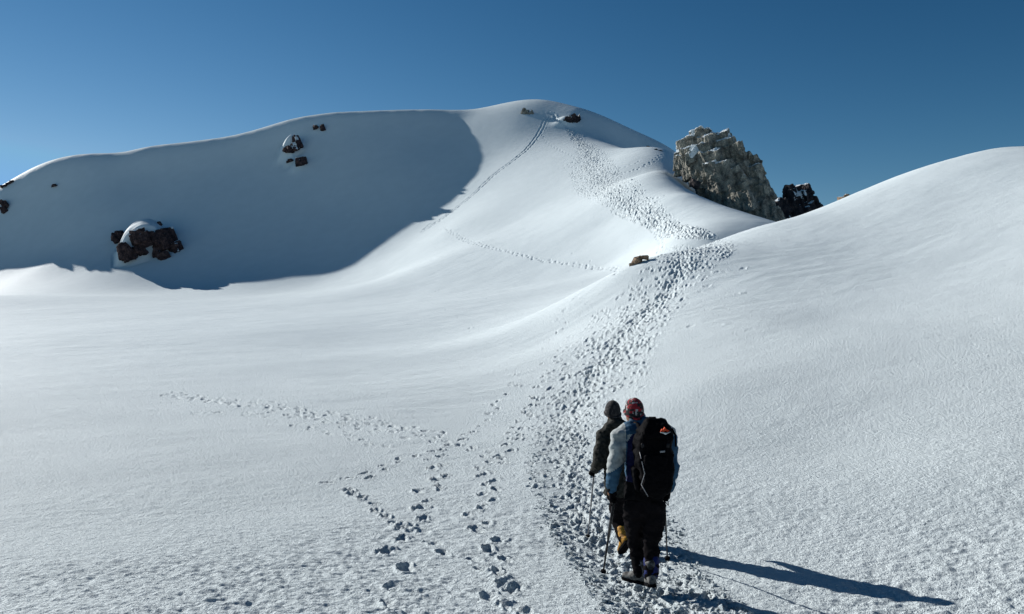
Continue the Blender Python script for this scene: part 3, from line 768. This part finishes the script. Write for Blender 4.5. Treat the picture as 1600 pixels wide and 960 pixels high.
# ------------------------------------------------------------------ people
def cloth_mat(name, col, rough=0.85, col2=None, scale=18.0, bump=0.25):
    m, n, l, b = nmat(name)
    t = n.new("ShaderNodeTexNoise"); t.inputs["Scale"].default_value = scale; t.inputs["Detail"].default_value = 5
    tc = n.new("ShaderNodeTexCoord"); l.new(tc.outputs["Object"], t.inputs["Vector"])
    cr = n.new("ShaderNodeValToRGB"); c2 = col2 or tuple(c * 0.7 for c in col)
    cr.color_ramp.elements[0].position = 0.38; cr.color_ramp.elements[1].position = 0.62
    cr.color_ramp.elements[0].color = c2 + (1,); cr.color_ramp.elements[1].color = col + (1,)
    l.new(t.outputs["Fac"], cr.inputs[0]); l.new(cr.outputs[0], b.inputs["Base Color"])
    b.inputs["Roughness"].default_value = rough; b.inputs["Specular IOR Level"].default_value = 0.12 if max(col) > 0.02 else 0.02
    t2 = n.new("ShaderNodeTexNoise"); t2.inputs["Scale"].default_value = scale * 1.6; t2.inputs["Detail"].default_value = 3
    l.new(tc.outputs["Object"], t2.inputs["Vector"])
    bp = n.new("ShaderNodeBump"); bp.inputs["Strength"].default_value = bump; bp.inputs["Distance"].default_value = 0.02
    l.new(t2.outputs["Fac"], bp.inputs["Height"]); l.new(bp.outputs[0], b.inputs["Normal"])
    return m
M_SKIN = cloth_mat("skin", (0.30, 0.16, 0.10), 0.6, bump=0.0)
M_BLACK = cloth_mat("black_fabric", (0.006, 0.006, 0.007), 0.9)
M_BLACK2 = cloth_mat("black_nylon", (0.004, 0.004, 0.005), 0.75, scale=30)
M_TROUS = cloth_mat("dark_trousers", (0.009, 0.008, 0.009), 0.9)
M_OLIVE = cloth_mat("olive_black_jacket", (0.032, 0.032, 0.027), 0.85, (0.007, 0.008, 0.007), 24, 0.6)
M_WHITE = cloth_mat("pale_grey_fabric", (0.33, 0.36, 0.36), 0.8)
M_BLUE = cloth_mat("steel_blue_fabric", (0.03, 0.085, 0.15), 0.75)
M_NAVY = cloth_mat("navy_fabric", (0.006, 0.008, 0.045), 0.75)
M_GAITER = cloth_mat("blue_gaiter", (0.010, 0.018, 0.10), 0.6)
M_YELLOW = cloth_mat("yellow_boot", (0.48, 0.25, 0.04), 0.6, (0.18, 0.09, 0.02), 30)
M_BOOTGREY = cloth_mat("grey_boot", (0.18, 0.18, 0.17), 0.7, (0.03, 0.03, 0.03), 24)
M_ORANGE = cloth_mat("orange_print", (0.50, 0.06, 0.015), 0.6, (0.35, 0.03, 0.01))
M_PALE = cloth_mat("white_print", (0.75, 0.75, 0.72), 0.6)
M_METAL = cloth_mat("pole_metal", (0.30, 0.30, 0.31), 0.35)
M_METALD = cloth_mat("pole_black", (0.02, 0.02, 0.022), 0.4)
def knit_mat(name, red):
    m, n, l, b = nmat(name)
    tc = n.new("ShaderNodeTexCoord"); mp = n.new("ShaderNodeMapping"); mp.inputs["Scale"].default_value = (42, 42, 50)
    l.new(tc.outputs["Object"], mp.inputs[0])
    v = n.new("ShaderNodeTexVoronoi"); v.feature = 'F1'; v.distance = 'CHEBYCHEV'; v.inputs["Scale"].default_value = 1.0; v.inputs["Randomness"].default_value = 0.55
    l.new(mp.outputs[0], v.inputs["Vector"])
    sp = n.new("ShaderNodeSeparateColor"); l.new(v.outputs["Color"], sp.inputs[0])
    cr = n.new("ShaderNodeValToRGB"); cr.color_ramp.interpolation = 'CONSTANT'; e = cr.color_ramp.elements
    if red:
        e[0].color = (0.01, 0.01, 0.012, 1); e[1].position = 0.52; e[1].color = (0.30, 0.012, 0.02, 1); x = e.new(0.86); x.color = (0.40, 0.38, 0.37, 1)
    else:
        e[0].color = (0.008, 0.008, 0.010, 1); e[1].position = 0.72; e[1].color = (0.045, 0.040, 0.040, 1)
    l.new(sp.outputs[0], cr.inputs[0])
    l.new(cr.outputs[0], b.inputs["Base Color"]); b.inputs["Roughness"].default_value = 0.95
    w = n.new("ShaderNodeTexWave"); w.bands_direction = 'Z'; w.inputs["Scale"].default_value = 40; l.new(tc.outputs["Object"], w.inputs["Vector"])
    bp = n.new("ShaderNodeBump"); bp.inputs["Strength"].default_value = 0.6; bp.inputs["Distance"].default_value = 0.004
    l.new(w.outputs["Fac"], bp.inputs["Height"]); l.new(bp.outputs[0], b.inputs["Normal"])
    return m
M_KNIT = knit_mat("red_patterned_knit", True); M_KNITD = knit_mat("dark_knit", False)

_ico = {}
def sph_pts(c, r, sub=2):
    if sub not in _ico:
        b_ = bmesh.new(); bmesh.ops.create_icosphere(b_, subdivisions=sub, radius=1); _ico[sub] = [v.co.copy() for v in b_.verts]; b_.free()
    rr_ = r if hasattr(r, '__len__') else (r, r, r)
    return [Vector((c[0] + v.x * rr_[0], c[1] + v.y * rr_[1], c[2] + v.z * rr_[2])) for v in _ico[sub]]
def hull(bm, pts):
    vv = [bm.verts.new(p) for p in pts]
    res = bmesh.ops.convex_hull(bm, input=vv)
    dead = [e for e in set(res['geom_interior'] + res['geom_unused']) if isinstance(e, bmesh.types.BMVert) and e.is_valid]
    if dead: bmesh.ops.delete(bm, geom=dead, context='VERTS')
def limb(bm, *joints):
    """joints: (point, radius or 3 radii) - tapered segments sharing their joint balls"""
    for (a, ra), (b_, rb) in zip(joints[:-1], joints[1:]): hull(bm, sph_pts(a, ra) + sph_pts(b_, rb))
def ball(bm, c, r): hull(bm, sph_pts(c, r, 3))
def lerp3(a, b_, t): return tuple(a[i] + (b_[i] - a[i]) * t for i in range(3))
def folds(amp, sc, off=0.0, stretch=(1, 1, 1.6)):
    def f(c, n):
        q = Vector((c.x * stretch[0], c.y * stretch[1], c.z * stretch[2])) * sc + Vector((off, off * 2, 0))
        return amp * (mnoise.ridged_multi_fractal(q, 1.0, 2.0, 3, 1.0, 2.0) - 1.0)
    return f
def finish(name, bm, voxel, mat, parent, smooth=3, disp=None, assign=None):
    me = remeshed(bm, voxel, smooth)
    if disp: displace(me, disp)
    mats = mat if isinstance(mat, list) else [mat]
    for m in mats: me.materials.append(m)
    if assign:
        idx = np.array([assign(p.center) for p in me.polygons], np.int32); me.polygons.foreach_set("material_index", idx)
    me.polygons.foreach_set("use_smooth", np.ones(len(me.polygons), bool)); me.name = name
    o = bpy.data.objects.new(name, me); COL.objects.link(o); o.parent = parent
    return o
def plain(name, bm, mat, parent, smooth=True):
    me = bpy.data.meshes.new(name); bm.to_mesh(me); bm.free(); me.materials.append(mat)
    me.polygons.foreach_set("use_smooth", np.full(len(me.polygons), smooth))
    o = bpy.data.objects.new(name, me); COL.objects.link(o); o.parent = parent
    return o
def empty(name, loc, rz=0.0):
    o = bpy.data.objects.new(name, None); COL.objects.link(o); o.location = loc; o.rotation_euler = (0, 0, rz); o.empty_display_size = 0.2
    return o
def tube(bm, pts, r, seg=8):
    for a, b_ in zip(pts[:-1], pts[1:]):
        a = Vector(a); b_ = Vector(b_); d = b_ - a
        if d.length < 1e-5: continue
        M = Matrix.Translation((a + b_) / 2) @ d.to_track_quat('Z', 'Y').to_matrix().to_4x4()
        bmesh.ops.create_cone(bm, cap_ends=True, segments=seg, radius1=r, radius2=r, depth=d.length + r * 0.6, matrix=M)

def glove(name, side, wrist, fdir, parent, mat, grip=True):
    """gloved hand: palm, four unequal bent fingers and a thumb leaving the side of the palm; fingers wrap a pole held upright at the palm"""
    bm = bmesh.new()
    w = Vector(wrist); down = Vector(fdir).normalized()
    fwd = Vector((0, 1, 0)); fwd = (fwd - down * fwd.dot(down)).normalized(); lat = down.cross(fwd).normalized()
    if lat.x * side < 0: lat = -lat             # lat: away from the body (back of the hand)
    inn = -lat
    limb(bm, (w - down * 0.03, 0.038), (w + down * 0.02, 0.034))
    pc = w + down * 0.055
    hull(bm, sph_pts(w + down * 0.02 + fwd * 0.012, 0.022) + sph_pts(w + down * 0.02 - fwd * 0.012, 0.022) + sph_pts(w + down * 0.085 + fwd * 0.032, 0.019) + sph_pts(w + down * 0.085 - fwd * 0.032, 0.018))
    for k, ln in enumerate([0.92, 1.0, 0.95, 0.78]):
        o = w + down * 0.088 + fwd * (0.034 - k * 0.023)
        p1 = o + (down * 0.030 + inn * 0.012) * ln
        p2 = p1 + (down * 0.004 + inn * 0.028) * ln
        p3 = p2 + (-down * 0.020 + inn * 0.006) * ln
        limb(bm, (o, 0.0125), (p1, 0.0118), (p2, 0.011), (p3, 0.0100))
    t0 = w + down * 0.035 + fwd * 0.034; t1 = t0 + fwd * 0.022 + down * 0.022 + inn * 0.014; t2 = t1 + down * 0.020 + inn * 0.024
    limb(bm, (t0, 0.015), (t1, 0.0135), (t2, 0.0115))
    return finish(name, bm, 0.0055, mat, parent, 1)

def boot(parent, ankle, toe_dir, pitch, mat, sole_mat, name="boot"):
    bm = bmesh.new()
    a = Vector(ankle); td = Vector((toe_dir[0], toe_dir[1], 0)).normalized()
    up = Vector((0, 0, 1)); lat = td.cross(up)
    R = Matrix.Rotation(pitch, 3, lat)
    def P(f, s, u): return a + R @ (td * f + lat * s + up * u)
    limb(bm, (P(-0.01, 0, 0.085), 0.058), (P(-0.01, 0, 0.0), 0.055), (P(-0.035, 0, -0.045), 0.045))
    hull(bm, sph_pts(P(-0.05, 0, -0.055), 0.040) + sph_pts(P(0.06, 0, -0.045), 0.046) + sph_pts(P(-0.01, 0, 0.0), 0.050))
    hull(bm, sph_pts(P(0.05, 0.012, -0.055), 0.042) + sph_pts(P(0.05, -0.012, -0.055), 0.042) + sph_pts(P(0.165, 0.008, -0.068), 0.030) + sph_pts(P(0.16, -0.014, -0.068), 0.030))
    ob = finish(name, bm, 0.010, mat, parent, 2, folds(0.003, 14))
    bs = bmesh.new()
    hull(bs, [P(f, s, u) for f, s in ((-0.095, 0.02), (-0.095, -0.02), (-0.08, 0.038), (-0.08, -0.038), (0.0, 0.036), (0.0, -0.036), (0.1, 0.052), (0.1, -0.052), (0.19, 0.025), (0.19, -0.03), (0.165, 0.045), (0.165, -0.045)) for u in (-0.108, -0.083)])
    so = plain("sole", bs, sole_mat, ob, False)
    return ob

def person(loc, rz, J, S_, label):
    """J: joints in local metres; S_: clothing"""
    root = empty("person", loc, rz)
    tag(root, label, "person")
    hc = Vector(J['head']); hd = Vector((math.sin(J['yaw']), math.cos(J['yaw']), 0)); hl = Vector((hd.y, -hd.x, 0))
    nk = Vector(J['neck'])
    # one continuous body
    bm = bmesh.new()
    ball(bm, hc + Vector((0, 0, 0.0)), (0.074, 0.090, 0.108))
    ball(bm, hc + hd * 0.03 - Vector((0, 0, 0.055)), (0.056, 0.060, 0.060))                       # jaw
    limb(bm, (hc + hd * 0.088 - Vector((0, 0, 0.0)), 0.010), (hc + hd * 0.108 - Vector((0, 0, 0.028)), 0.013))   # nose
    limb(bm, (hc + hd * 0.088 + hl * 0.018 - Vector((0, 0, 0.058)), 0.008), (hc + hd * 0.088 - hl * 0.018 - Vector((0, 0, 0.058)), 0.008))  # mouth
    for sd in (-1, 1):
        ball(bm, hc + hl * 0.078 * sd - Vector((0, 0, 0.012)), (0.012, 0.018, 0.030))             # ears
        limb(bm, (hc + hd * 0.080 + hl * 0.045 * sd + Vector((0, 0, 0.012)), 0.010), (hc + hd * 0.086 + hl * 0.018 * sd + Vector((0, 0, 0.012)), 0.010))  # brow
    limb(bm, (hc - Vector((0, 0, 0.05)), 0.056), (nk, 0.058))
    hull(bm, sph_pts(J['shL'], 0.065) + sph_pts(J['shR'], 0.065) + sph_pts(nk, 0.06) + sph_pts(J['chest'], (0.15, 0.10, 0.10)))
    hull(bm, sph_pts(J['chest'], (0.15, 0.10, 0.12)) + sph_pts(J['waist'], (0.13, 0.09, 0.08)))
    hull(bm, sph_pts(J['waist'], (0.13, 0.09, 0.08)) + sph_pts(J['hip'], (0.15, 0.10, 0.09)))
    for s_ in 'LR':
        limb(bm, (J['sh' + s_], 0.055), (J['el' + s_], 0.042), (J['wr' + s_], 0.030), (lerp3(J['el' + s_], J['wr' + s_], 1.25), 0.028))
        limb(bm, (J['hp' + s_], 0.085), (J['kn' + s_], 0.058), (J['an' + s_], 0.042))
    finish("body", bm, 0.011, M_SKIN, root, 2)
    # jacket
    bm = bmesh.new(); jr = S_['bulk']
    hull(bm, sph_pts(J['shL'], 0.085 * jr) + sph_pts(J['shR'], 0.085 * jr) + sph_pts(nk - Vector((0, 0, 0.02)), 0.085) + sph_pts(J['chest'], (0.18 * jr, 0.135, 0.12)))
    hull(bm, sph_pts(J['chest'], (0.18 * jr, 0.135, 0.14)) + sph_pts(J['waist'], (0.165 * jr, 0.125, 0.09)))
    hull(bm, sph_pts(J['waist'], (0.165 * jr, 0.125, 0.09)) + sph_pts(J['hem'], (0.185 * jr, 0.14, 0.03)))
    for s_ in 'LR':
        limb(bm, (J['sh' + s_], 0.088 * jr), (lerp3(J['sh' + s_], J['el' + s_], 0.6), 0.076 * jr), (J['el' + s_], 0.066 * jr), (J['wr' + s_], 0.047 * jr))
    limb(bm, (nk - Vector((0, 0, 0.03)), (0.10, 0.105, 0.05)), (lerp3(nk, hc, 0.42), (0.082, 0.088, 0.03)))      # collar
    if S_.get('hood'): ball(bm, nk + Vector((0.0, -0.085, -0.02)), (0.12, 0.06, 0.06))
    finish("jacket", bm, 0.011, S_['jacket'], root, 2, folds(0.020, 5.5, S_['seed']), S_.get('assign'))
    # trousers
    bm = bmesh.new()
    hull(bm, sph_pts(J['hip'], (0.17, 0.13, 0.10)) + sph_pts(J['hpL'], 0.11) + sph_pts(J['hpR'], 0.11))
    for s_ in 'LR':
        limb(bm, (J['hp' + s_], 0.115), (J['kn' + s_], 0.078), (J['an' + s_], 0.062))
    finish("trousers", bm, 0.011, M_TROUS, root, 2, folds(0.020, 6.0, S_['seed'] + 3))
    for s_ in 'LR':
        bt = boot(root, J['an' + s_], J['toe' + s_], J.get('pitch' + s_, 0.0), S_['boot'], M_BLACK2)
        if s_ in S_.get('gaiter', ''):
            bm = bmesh.new()
            limb(bm, (lerp3(J['an' + s_], J['kn' + s_], 0.42), 0.072), (lerp3(J['an' + s_], J['kn' + s_], 0.1), 0.070), (J['an' + s_], 0.068))
            g = finish("gaiter", bm, 0.010, S_['gmat'][s_], root, 1, folds(0.006, 9, 1))
        gl = glove("glove", -1 if s_ == 'L' else 1, J['wr' + s_], Vector(J['wr' + s_]) - Vector(J['el' + s_]) if not J.get('hd' + s_) else J['hd' + s_], root, M_BLACK)
    # beanie
    bm = bmesh.new()
    tilt = hd * -0.012
    pts = [v for v in sph_pts(hc + tilt + Vector((0, 0, 0.012)), (0.090, 0.104, 0.118), 3) if v.z > hc.z - 0.035 + 0.35 * ((v - hc).dot(hd))]
    hull(bm, pts)
    bn = finish("beanie", bm, 0.008, S_['hat'], root, 2)
    bm = bmesh.new()
    ring = []
    for k in range(24):
        a = 2 * math.pi * k / 24
        v = hc + tilt + hl * (0.090 * math.cos(a)) + hd * (0.103 * math.sin(a)); v.z = hc.z - 0.022 + 0.35 * 0.103 * math.sin(a); ring.append(v)
    tube(bm, ring + [ring[0]], 0.013)
    finish("hat_band", bm, 0.006, S_['band'], bn, 2)
    return root

def pole(hand, tip, label, dark, strap_side=1, thick=False):
    """trekking pole from the fist down to its point in the snow"""
    h = Vector(hand); t = Vector(tip); d = (h - t); L = d.length; dn = d / L
    root = empty("trekking_pole", tuple(t)); tag(root, label, "trekking pole", "trekking poles")
    h = h - t; top = h + dn * 0.045
    bm = bmesh.new(); tube(bm, [dn * 0.05, h * 0.55], 0.010 if thick else 0.0072); shaft = plain("lower_shaft", bm, M_METALD if dark else M_METAL, root)
    bm = bmesh.new(); tube(bm, [h * 0.50, h - dn * 0.05], 0.014 if thick else 0.010); plain("upper_shaft", bm, M_METALD if dark else M_METAL, root)
    bm = bmesh.new(); limb(bm, (h * 1.0 - dn * 0.09, 0.011), (h - dn * 0.02, 0.016), (h + dn * 0.03, 0.0145), (top + dn * 0.01, 0.021)); finish("grip", bm, 0.005, M_BLACK, root, 1)
    bm = bmesh.new(); M = Matrix.Translation(dn * 0.075) @ dn.to_track_quat('Z', 'Y').to_matrix().to_4x4()
    bmesh.ops.create_cone(bm, cap_ends=True, segments=20, radius1=0.030, radius2=0.012, depth=0.014, matrix=M); plain("basket", bm, M_BLACK2, root)
    bm = bmesh.new(); M = Matrix.Translation(dn * 0.02) @ dn.to_track_quat('Z', 'Y').to_matrix().to_4x4()
    bmesh.ops.create_cone(bm, cap_ends=True, segments=10, radius1=0.0022, radius2=0.0055, depth=0.075, matrix=M); plain("tip", bm, M_METAL, root)
    bm = bmesh.new(); tube(bm, [top, top + Vector((0.03 * strap_side, -0.01, -0.03)), top + Vector((0.035 * strap_side, -0.02, -0.10)), top + Vector((0.0, -0.01, -0.06))], 0.004, 6); plain("strap", bm, M_BLACK, root)
    return root

def gz(x, y): return grid_z(x, y)

# rear hiker ---------------------------------------------------------
def LP(px, py, Y, org):      # photo position at depth Y -> local metres
    p = P3(px, py, Y); return (p[0] - org[0], p[1] - org[1], p[2] - org[2])
RX, RY = (1010 - 800) / F * 6.9, 6.9
O1 = (RX, RY, gz(RX, RY))
g1 = lambda dx, dy: gz(RX + dx, RY + dy) - O1[2]
q = lambda px, py, Y: LP(px, py, Y, O1)
J1 = dict(head=q(990, 643, 7.03), neck=q(1000, 661, 6.97), yaw=-0.35,
          shL=q(968, 682, 6.93), shR=q(1041, 676, 6.90), chest=q(1005, 700, 6.92), waist=q(1006, 745, 6.90), hip=q(1006, 785, 6.90), hem=q(1006, 778, 6.90),
          elL=q(960, 733, 6.86), wrL=q(955, 764, 6.93), elR=q(1050, 732, 6.84), wrR=q(1045, 762, 6.95), hdL=(0.0, 0.15, -1), hdR=(-0.1, 0.2, -1),
          hpL=q(992, 795, 6.92), hpR=q(1022, 795, 6.86), knL=q(993, 845, 7.05), knR=q(1019, 848, 6.86),
          anL=q(1001, 893, 7.00), anR=q(1017, 897, 6.76), toeL=(-0.75, 0.65), toeR=(0.05, 1), pitchR=-0.25, pitchL=0.0)
def asg1(c):
    # pale shoulders and upper arms, steel blue lower sleeves, navy back
    x, z = c.x, c.z
    if z < J1['waist'][2] - 0.03 and abs(x) < 0.23: return 3
    if abs(x - 0.0) > 0.195 and z > J1['shL'][2] - 0.22 - (abs(x) - 0.2) * 0.6 and x < 0: return 0
    if x > 0.20 and z > J1['shR'][2] - 0.02: return 0
    if abs(x) > 0.185: return 1
    if z > J1['shL'][2] + 0.03: return 1
    if x < -0.09 and z > J1['shL'][2] - 0.05 + (x + 0.2) * 1.2: return 0
    return 2
person(O1, 0.0, J1, dict(bulk=1.0, jacket=[M_WHITE, M_BLUE, M_NAVY, M_BLACK], assign=asg1, boot=M_BOOTGREY, gaiter='LR', gmat={'L': M_BLACK, 'R': M_GAITER}, hat=M_KNIT, band=M_KNIT, seed=1.0),
       "hiker in a pale grey and blue jacket and red patterned beanie, walking behind")

# backpack ------------------------------------------------------------
bx, by, bz = q(1019, 715, 6.70)
BP = empty("backpack", (O1[0] + bx, O1[1] + by, O1[2] + bz - 0.32), -0.04)
BP.scale = (0.90, 1, 0.97)
tag(BP, "large black backpack with an orange emblem, worn by the rear hiker", "backpack")
bm = bmesh.new()
hull(bm, [p for c in [(-0.09, 0.05, 0.05), (0.12, 0.05, 0.04), (-0.08, -0.10, 0.07), (0.12, -0.11, 0.06), (-0.135, 0.06, 0.28), (0.165, 0.05, 0.22), (-0.11, -0.12, 0.28), (0.14, -0.13, 0.24), (-0.13, 0.06, 0.50), (0.16, 0.06, 0.48), (-0.10, -0.09, 0.50), (0.14, -0.09, 0.48), (0.01, -0.16, 0.25), (0.02, 0.0, -0.01)] for p in sph_pts(c, 0.045)])
finish("main_bag", bm, 0.012, M_BLACK2, BP, 2, folds(0.020, 5, 5))
bm = bmesh.new()
hull(bm, [p for c in [(-0.11, 0.06, 0.56), (0.16, 0.06, 0.56), (-0.09, -0.11, 0.55), (0.155, -0.12, 0.54), (-0.05, 0.05, 0.655), (0.11, 0.05, 0.645), (-0.03, -0.06, 0.64), (0.13, -0.07, 0.60)] for p in sph_pts(c, 0.035)])
finish("lid", bm, 0.010, M_BLACK2, BP, 2, folds(0.018, 6, 9))
bm = bmesh.new()
hull(bm, [p for c in [(-0.09, -0.165, 0.10), (0.10, -0.165, 0.10), (-0.08, -0.17, 0.36), (0.09, -0.17, 0.36), (0, -0.20, 0.2)] for p in sph_pts(c, 0.025)])
finish("front_pocket", bm, 0.009, M_BLACK2, BP, 2, folds(0.008, 10, 2))
for sd in (-1, 1):
    bm = bmesh.new()
    hull(bm, [p for c in [(0.15 * sd, -0.05, 0.06), (0.15 * sd, 0.05, 0.06), (0.172 * sd, -0.05, 0.22), (0.172 * sd, 0.05, 0.22)] for p in sph_pts(c, 0.03)])
    finish("side_pocket", bm, 0.009, M_BLACK, BP, 2, folds(0.008, 10, 3 + sd))
    bm = bmesh.new()
    tube(bm, [(0.10 * sd, 0.10, 0.56), (0.115 * sd, 0.20, 0.60), (0.13 * sd, 0.30, 0.50), (0.14 * sd, 0.28, 0.34), (0.16 * sd, 0.12, 0.16)], 0.020)
    plain("shoulder_strap", bm, M_BLACK, BP)
    bm = bmesh.new()
    tube(bm, [(0.115 * sd, -0.155, 0.58), (0.12 * sd, -0.185, 0.50), (0.12 * sd, -0.175, 0.42)], 0.007, 6)
    b1_ = plain("buckle_strap", bm, M_BLACK, BP)
    bm = bmesh.new()
    bmesh.ops.create_cube(bm, size=1, matrix=Matrix.Translation((0.12 * sd, -0.19, 0.47)) @ Matrix.Diagonal((0.026, 0.008, 0.034, 1)))
    bmesh.ops.bevel(bm, geom=bm.edges[:], offset=0.003, segments=2)
    plain("buckle", bm, M_METALD, b1_)
bm = bmesh.new(); tube(bm, [(0.185, -0.05, 0.60), (0.215, -0.05, 0.54), (0.22, -0.05, 0.44)], 0.009, 6); plain("loose_strap", bm, M_BLACK, BP)
bm = bmesh.new(); tube(bm, [(-0.14, -0.13, 0.40), (-0.10, -0.19, 0.22), (-0.13, -0.17, 0.12), (-0.07, -0.19, 0.02)], 0.004, 6); plain("grey_cord", bm, M_METAL, BP)
bm = bmesh.new(); tube(bm, [(-0.02, 0.05, 0.64), (-0.02, 0.06, 0.685), (0.04, 0.06, 0.685), (0.04, 0.05, 0.64)], 0.008, 8); plain("haul_loop", bm, M_BLACK, BP)
# emblem: orange mark with a white sweep under it, on the right of the lid
def flat_shape(name, pts, mat, parent, y, th=0.004):
    bm = bmesh.new(); f = bm.faces.new([bm.verts.new((p[0], y, p[1])) for p in pts])
    r_ = bmesh.ops.extrude_face_region(bm, geom=[f]); bmesh.ops.translate(bm, verts=[v for v in r_['geom'] if isinstance(v, bmesh.types.BMVert)], vec=(0, th, 0))
    bmesh.ops.recalc_face_normals(bm, faces=bm.faces[:]); return plain(name, bm, mat, parent, False)
em = flat_shape("emblem", [(0.052, 0.588), (0.066, 0.612), (0.078, 0.608), (0.094, 0.628), (0.112, 0.610), (0.138, 0.598), (0.115, 0.588), (0.10, 0.598), (0.08, 0.586), (0.066, 0.594)], M_ORANGE, BP, -0.170, 0.03)
flat_shape("emblem_sweep", [(0.05, 0.582), (0.075, 0.575), (0.10, 0.563), (0.148, 0.588), (0.102, 0.578), (0.075, 0.585)], M_PALE, em, -0.173, 0.03)
lb = flat_shape("stitched_label", [(0.048, 0.405), (0.092, 0.410), (0.092, 0.424), (0.048, 0.419)], M_METAL, BP, -0.185, 0.03)

# front hiker ---------------------------------------------------------
FX, FY = (968 - 800) / F * 8.6, 8.6
O2 = (FX, FY, gz(FX, FY))
q2 = lambda px, py, Y: LP(px, py, Y, O2)
J2 = dict(head=q2(957, 643, 8.68), neck=q2(962, 660, 8.64), yaw=-0.05,
          shL=q2(942, 684, 8.60), shR=q2(990, 680, 8.62), chest=q2(966, 698, 8.6), waist=q2(969, 735, 8.58), hip=q2(972, 768, 8.58), hem=q2(971, 772, 8.58),
          elL=q2(937, 722, 8.50), wrL=q2(930, 733, 8.72), elR=q2(1000, 720, 8.55), wrR=q2(1000, 735, 8.78), hdL=(-0.35, 0.75, -0.35), hdR=(0, 0.8, -0.4),
          hpL=q2(964, 776, 8.6), hpR=q2(982, 776, 8.6), knL=q2(966, 812, 8.66), knR=q2(986, 815, 8.85),
          anL=q2(974, 840, 8.50), anR=q2(992, 850, 8.95), toeL=(-0.25, 0.97), pitchL=-0.75, toeR=(0, 1), pitchR=0.0)
person(O2, 0.0, J2, dict(bulk=1.1, jacket=M_OLIVE, boot=M_YELLOW, gaiter='', gmat={}, hat=M_KNITD, band=M_KNITD, seed=4.0, hood=True),
       "hiker in a dark olive quilted jacket, black beanie and yellow boots, walking in front")

def wpt(px, py, Y): return P3(px, py, Y)
def tip_on(px, py):
    g = FAST_RAY(px, py)
    return (g[0], g[1], g[2] - 0.03)
def fist(J, s, O):
    w = Vector(J['wr' + s]) + Vector(J['hd' + s]).normalized() * 0.085 + Vector((0.03 if s == 'L' else -0.03, 0, 0)); return tuple(Vector(O) + w)
pole(fist(J1, 'L', O1), tip_on(942, 894), "thick black trekking pole in the rear hiker's left hand", True, -1, True)
pole(fist(J1, 'R', O1), tip_on(1043, 872), "thin trekking pole in the rear hiker's right hand, planted ahead", True, 1)
pole(fist(J2, 'L', O2), tip_on(918, 840), "thin pale trekking pole in the front hiker's left hand", False, -1)
